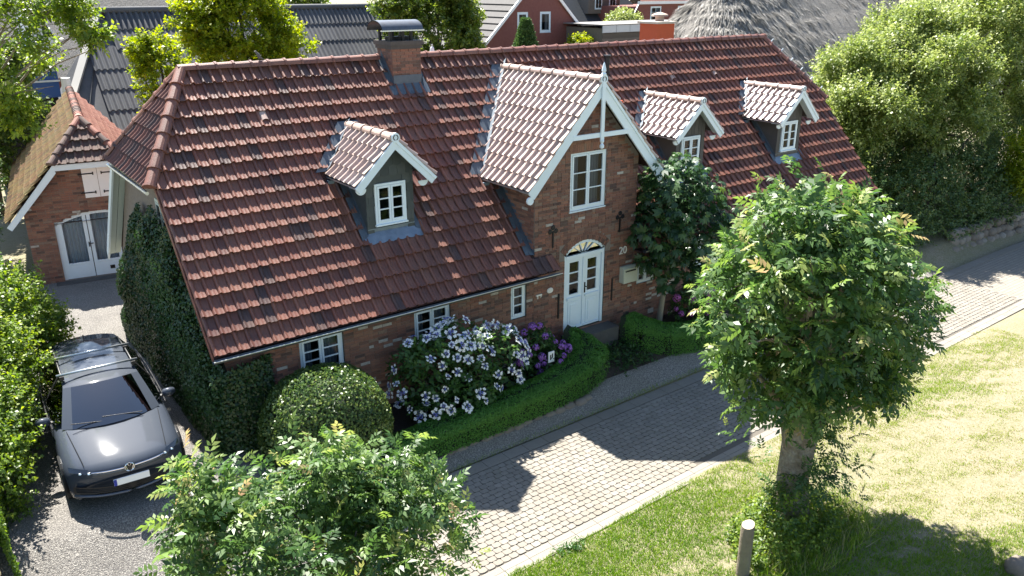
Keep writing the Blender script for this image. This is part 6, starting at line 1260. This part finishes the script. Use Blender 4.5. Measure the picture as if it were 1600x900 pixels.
# left side: tall tree, shrub leaning over the drive, clipped hedge
tl = [((-1.15, 7.5, 6.55), (1.3, 1.2, 1.15)), ((-.25, 7.6, 7.0), (.75, .7, .55)), ((-1.75, 7.3, 5.2), (.75, .8, .95)), ((.3, 7.6, 6.55), (.55, .25, .25)), ((-1.2, 7.6, 7.9), (1.5, 1.2, .7))]
tree('walnut_tree', 'tall green tree with bare twigs at the top left corner', 'tree', (-4.3, 8.0, 0), (-2.0, 7.6, 6.8), tl, 1500, 9, 'simple', .13, .07, L_LEFT, M_BARKL, .15, .4, 30, .5, .3, .48, .22, cl=(52, .36))
tree('lime_tree', 'broad dark green tree beside the barn at the left edge', 'tree', (-1.2, 20.5, 0), (-.8, 20.5, 5.5), [((-.9, 20.5, 4.2), (1.7, 1.5, 2.2)), ((-.2, 20.4, 2.6), (1.3, 1.2, 1.6))], 1700, 9, 'simple', .18, .12, L_MID, M_BARKD, .16, .45, 10, .5, .25, .4, .2, cl=(50, .6))
tree('holly_bush', 'dark shaded bush between the outbuilding and the left edge', 'bush', (-2.6, 14.5, 0), (-2.5, 14.5, 2), [((-2.5, 14.5, 1.7), (1.0, .9, 1.8)), ((-2.0, 15.6, 2.6), (.8, .8, 1.0)), ((-2.9, 12.5, 1.2), (.9, .9, 1.3))], 900, 9, 'simple', .10, .07, L_HORND, M_BARKD, .08, .3, 6, .5, .2, .2, .15)
le = [((-2.7, 3.9, 1.65), (.95, 1.0, 1.25)), ((-2.25, 4.4, 1.25), (.75, .8, .85)), ((-2.6, 5.4, 1.6), (.7, .9, .9)), ((-1.95, 3.8, 1.6), (.45, .5, .35)), ((-2.95, 2.5, 1.2), (.75, .9, 1.15))]
tree('hazel_shrub', 'sunlit yellow-green shrub leaning over the rear of the car', 'shrub', (-3.0, 4.6, 0), (-2.7, 4.4, 2.4), le, 3000, 9, 'simple', .085, .062, L_LEFT, M_BARKL, .07, .30, 16, .45, .3, .5, .22)
core = MB(); core.box(-5.0, -3.62, -1.6, 3.4, -.6, .9)
def hedge_fn(u, v):
    n = len(u); side = v < .55; y = -2.0 + 5.6 * u; z = np.where(side, -.6 + 1.65 * (v / .55), 1.05); x = np.where(side, -3.45, -3.45 - (v - .55) / .45 * 1.3) + 0; P = np.stack([x, y, z], 1); P = P + (.10 * nz(P * 1.6))[:, None] * np.where(side[:, None], [[1., 0, 0]], [[0, 0, 1.]]); return P, np.where(side[:, None], [[1., 0, .3]], [[.1, 0, 1.]])
surf_shrub('clipped_hedge', 'green clipped hedge along the left edge beside the car', 'hedge', (-3.7, .8, -.3), hedge_fn, 24000, .06, L_LEFT, .25, .2, core, sp=.7)
tree('hazel_shrub', 'leafy shrub at the left edge beside the front of the car', 'shrub', (-3.5, 1.8, 0), (-3.3, 1.8, 1.6), [((-3.2, 1.4, 1.0), (.62, 1.1, .95)), ((-3.1, 2.4, 1.4), (.6, .7, .8)), ((-3.4, .2, .7), (.5, .8, .9))], 1700, 9, 'simple', .08, .058, L_LEFT, M_BARKL, .05, .28, 8, .45, .25, .4, .22)
# far trees closing the view at the top edge
for k, (x, y, h, lab) in enumerate(((-8, 62, 11, 'far broad tree beyond the top left roofs'), (22, 62, 9, 'far tree above the barn roof end'), (28, 66, 11, 'far tree left of the red gable roof'), (60, 72, 10, 'far tree behind the slate house'), (66, 34, 8, 'far tree right of the thatched house'))):
    tree('far_tree', lab, 'tree', (x, y, 0), (x, y, h * .7), [((x, y, h * .55), (4, 3.5, h * .42)), ((x + 2.5, y, h * .4), (3, 3, h * .3))], 700, 8, 'simple', .5, .36, L_MID, M_BARKD, .3, 1.0, 6, .5, .25, .5, .2, group='far trees')

# ---------------------------------------------------------------- lawn grass, weeds, dry patches
M_GRASS = mat('grass_blade', rough=.6, tint=[(.09, .20, .015), (.18, .30, .025), (.27, .34, .045), (.37, .34, .14), (.46, .41, .24)], transl=.38)
def blades(x, y, h, wd, tint):
    n = len(x); z = height(x, y); a = rng.uniform(0, 6.28, n); lean = rng.normal(size=(n, 2)) * .45 * h[:, None]; dx, dy = np.cos(a) * wd, np.sin(a) * wd
    V = np.stack([np.stack([x - dx, y - dy, z], 1), np.stack([x + dx, y + dy, z], 1), np.stack([x + lean[:, 0], y + lean[:, 1], z + h], 1)], 1).reshape(-1, 3); return V, tint
def dry(x, y):
    P = np.stack([x, y, x * 0], 1); g = smoothstep(x + (y + 6) * .55, 6.2, 10.0); g = np.clip(g * .85 + .22 * nz(P * .55) + .16 * nz(P * 1.7), 0, 1); return g
n = 420000; x = 2.0 + 17 * rng.random(n) ** 1.35; y = kerb_y(x) - .05 + .05 * nz(np.stack([x * 2.5, x * 0, x * 0], 1)) - 6.2 * rng.random(n); g = dry(x, y); P = np.stack([x, y, x * 0], 1)
cl = .5 + .5 * nz(P * 4.3) * .8 + .35 * nz(P * 11.0); keep = rng.random(n) < np.clip(cl * 1.4 - g * .84 + .28, .04, 1); x, y, g, cl = x[keep], y[keep], g[keep], cl[keep]
h = (.055 - .028 * g) * rng.uniform(.5, 1.5, len(x)) * (.7 + .5 * np.clip(cl, 0, 1)); V, T = blades(x, y, h, .0038 + .0035 * rng.random(len(x)), np.clip(.12 + .46 * g + .10 * nz(P[keep] * 2.3) + rng.normal(size=len(x)) * .15, 0, 1))
o = link('lawn_grass', np_mesh('lawn_grass', V, np.arange(len(V)).reshape(-1, 3), M_GRASS, T)); tag(o, 'short summer grass, green by the ash and dry further right', 'grass', kind='stuff')
n = 3000; a = rng.uniform(0, 6.28, n); q = rng.random(n) ** .6; x = 7.3 + q * 1.5 * np.cos(a); y = -7.1 + q * .9 * np.sin(a); h = rng.uniform(.10, .38, n); V, T = blades(x, y, h, np.full(n, .006), np.clip(.35 + rng.normal(size=n) * .35, 0, .9))
tag(link('tall_grass', np_mesh('tall_grass', V, np.arange(len(V)).reshape(-1, 3), M_GRASS, T)), 'tall rough grass around the foot of the ash trunk', 'grass', kind='stuff')
wd = thing('nettle_patch', 'leafy weeds climbing between the wooden post and the ash trunk', 'weeds', (6.6, -6.9, Z_ROAD)); fo = Fol(); n = 620; a = rng.uniform(0, 6.28, n); q = rng.random(n) ** .5; P = np.stack([7.05 + 1.2 * q * np.cos(a), -6.95 + .62 * q * np.sin(a), Z_ROAD + rng.random(n) * .85 * (1.1 - q)], 1); D = unit(np.stack([np.cos(a) * .5, np.sin(a) * .5, np.ones(n)], 1)); shoots(fo, P, D, np.full(n, .28), 7, 'simple', .075, .055, .4 + rng.normal(size=n) * .2, 1.2, .6, .2); fo.build('leaves', L_LEFT, wd); settle(wd)
M_CLUMP = leafmat('weed_leaf', [(.03, .09, .02), (.07, .15, .03)], .3)
wk = thing('verge_weed', 'small weed growing against the kerb near the lower edge', 'weed', (3.95, -5.05, Z_ROAD)); fo = Fol(); n = 60; P = np.stack([3.95 + rng.normal(size=n) * .14, -5.08 + rng.normal(size=n) * .05, np.full(n, Z_ROAD + .03)], 1); D = unit(rng.normal(size=(n, 3)) * .6 + UP); shoots(fo, P, D, np.full(n, .08), 4, 'simple', .06, .03, .5 + rng.normal(size=n) * .2); fo.build('leaves', M_CLUMP, wk); settle(wk)

fe = thing('fern_clump', 'low ferns and ground cover between the landing and the gravel strip', 'plant', (9.0, -.9, -.55)); fo = Fol(); n = 150; P = np.stack([rng.uniform(8.6, 9.75, n), rng.uniform(-1.35, -.45, n), np.zeros(n)], 1); P[:, 2] = height(P[:, 0], P[:, 1]) + .05; D = unit(rng.normal(size=(n, 3)) * .8 + UP); shoots(fo, P, D, np.full(n, .18), 5, 'simple', .12, .05, .2 + rng.normal(size=n) * .2, 1.1, .5, .2); fo.build('leaves', L_HYD, fe); settle(fe)

n = 2600; x = 2.5 + 17 * rng.random(n); y = edge_y(x) + rng.normal(size=n) * .03 + .02; V, T = blades(x, y, rng.uniform(.02, .07, n), np.full(n, .004), np.clip(.3 + rng.normal(size=n) * .25, 0, 1))
tag(link('gutter_weeds', np_mesh('gutter_weeds', V + np.array([0, 0, .03]), np.arange(len(V)).reshape(-1, 3), M_GRASS, T)), 'thin grass growing along the gutter slabs on the house side', 'grass', kind='stuff')
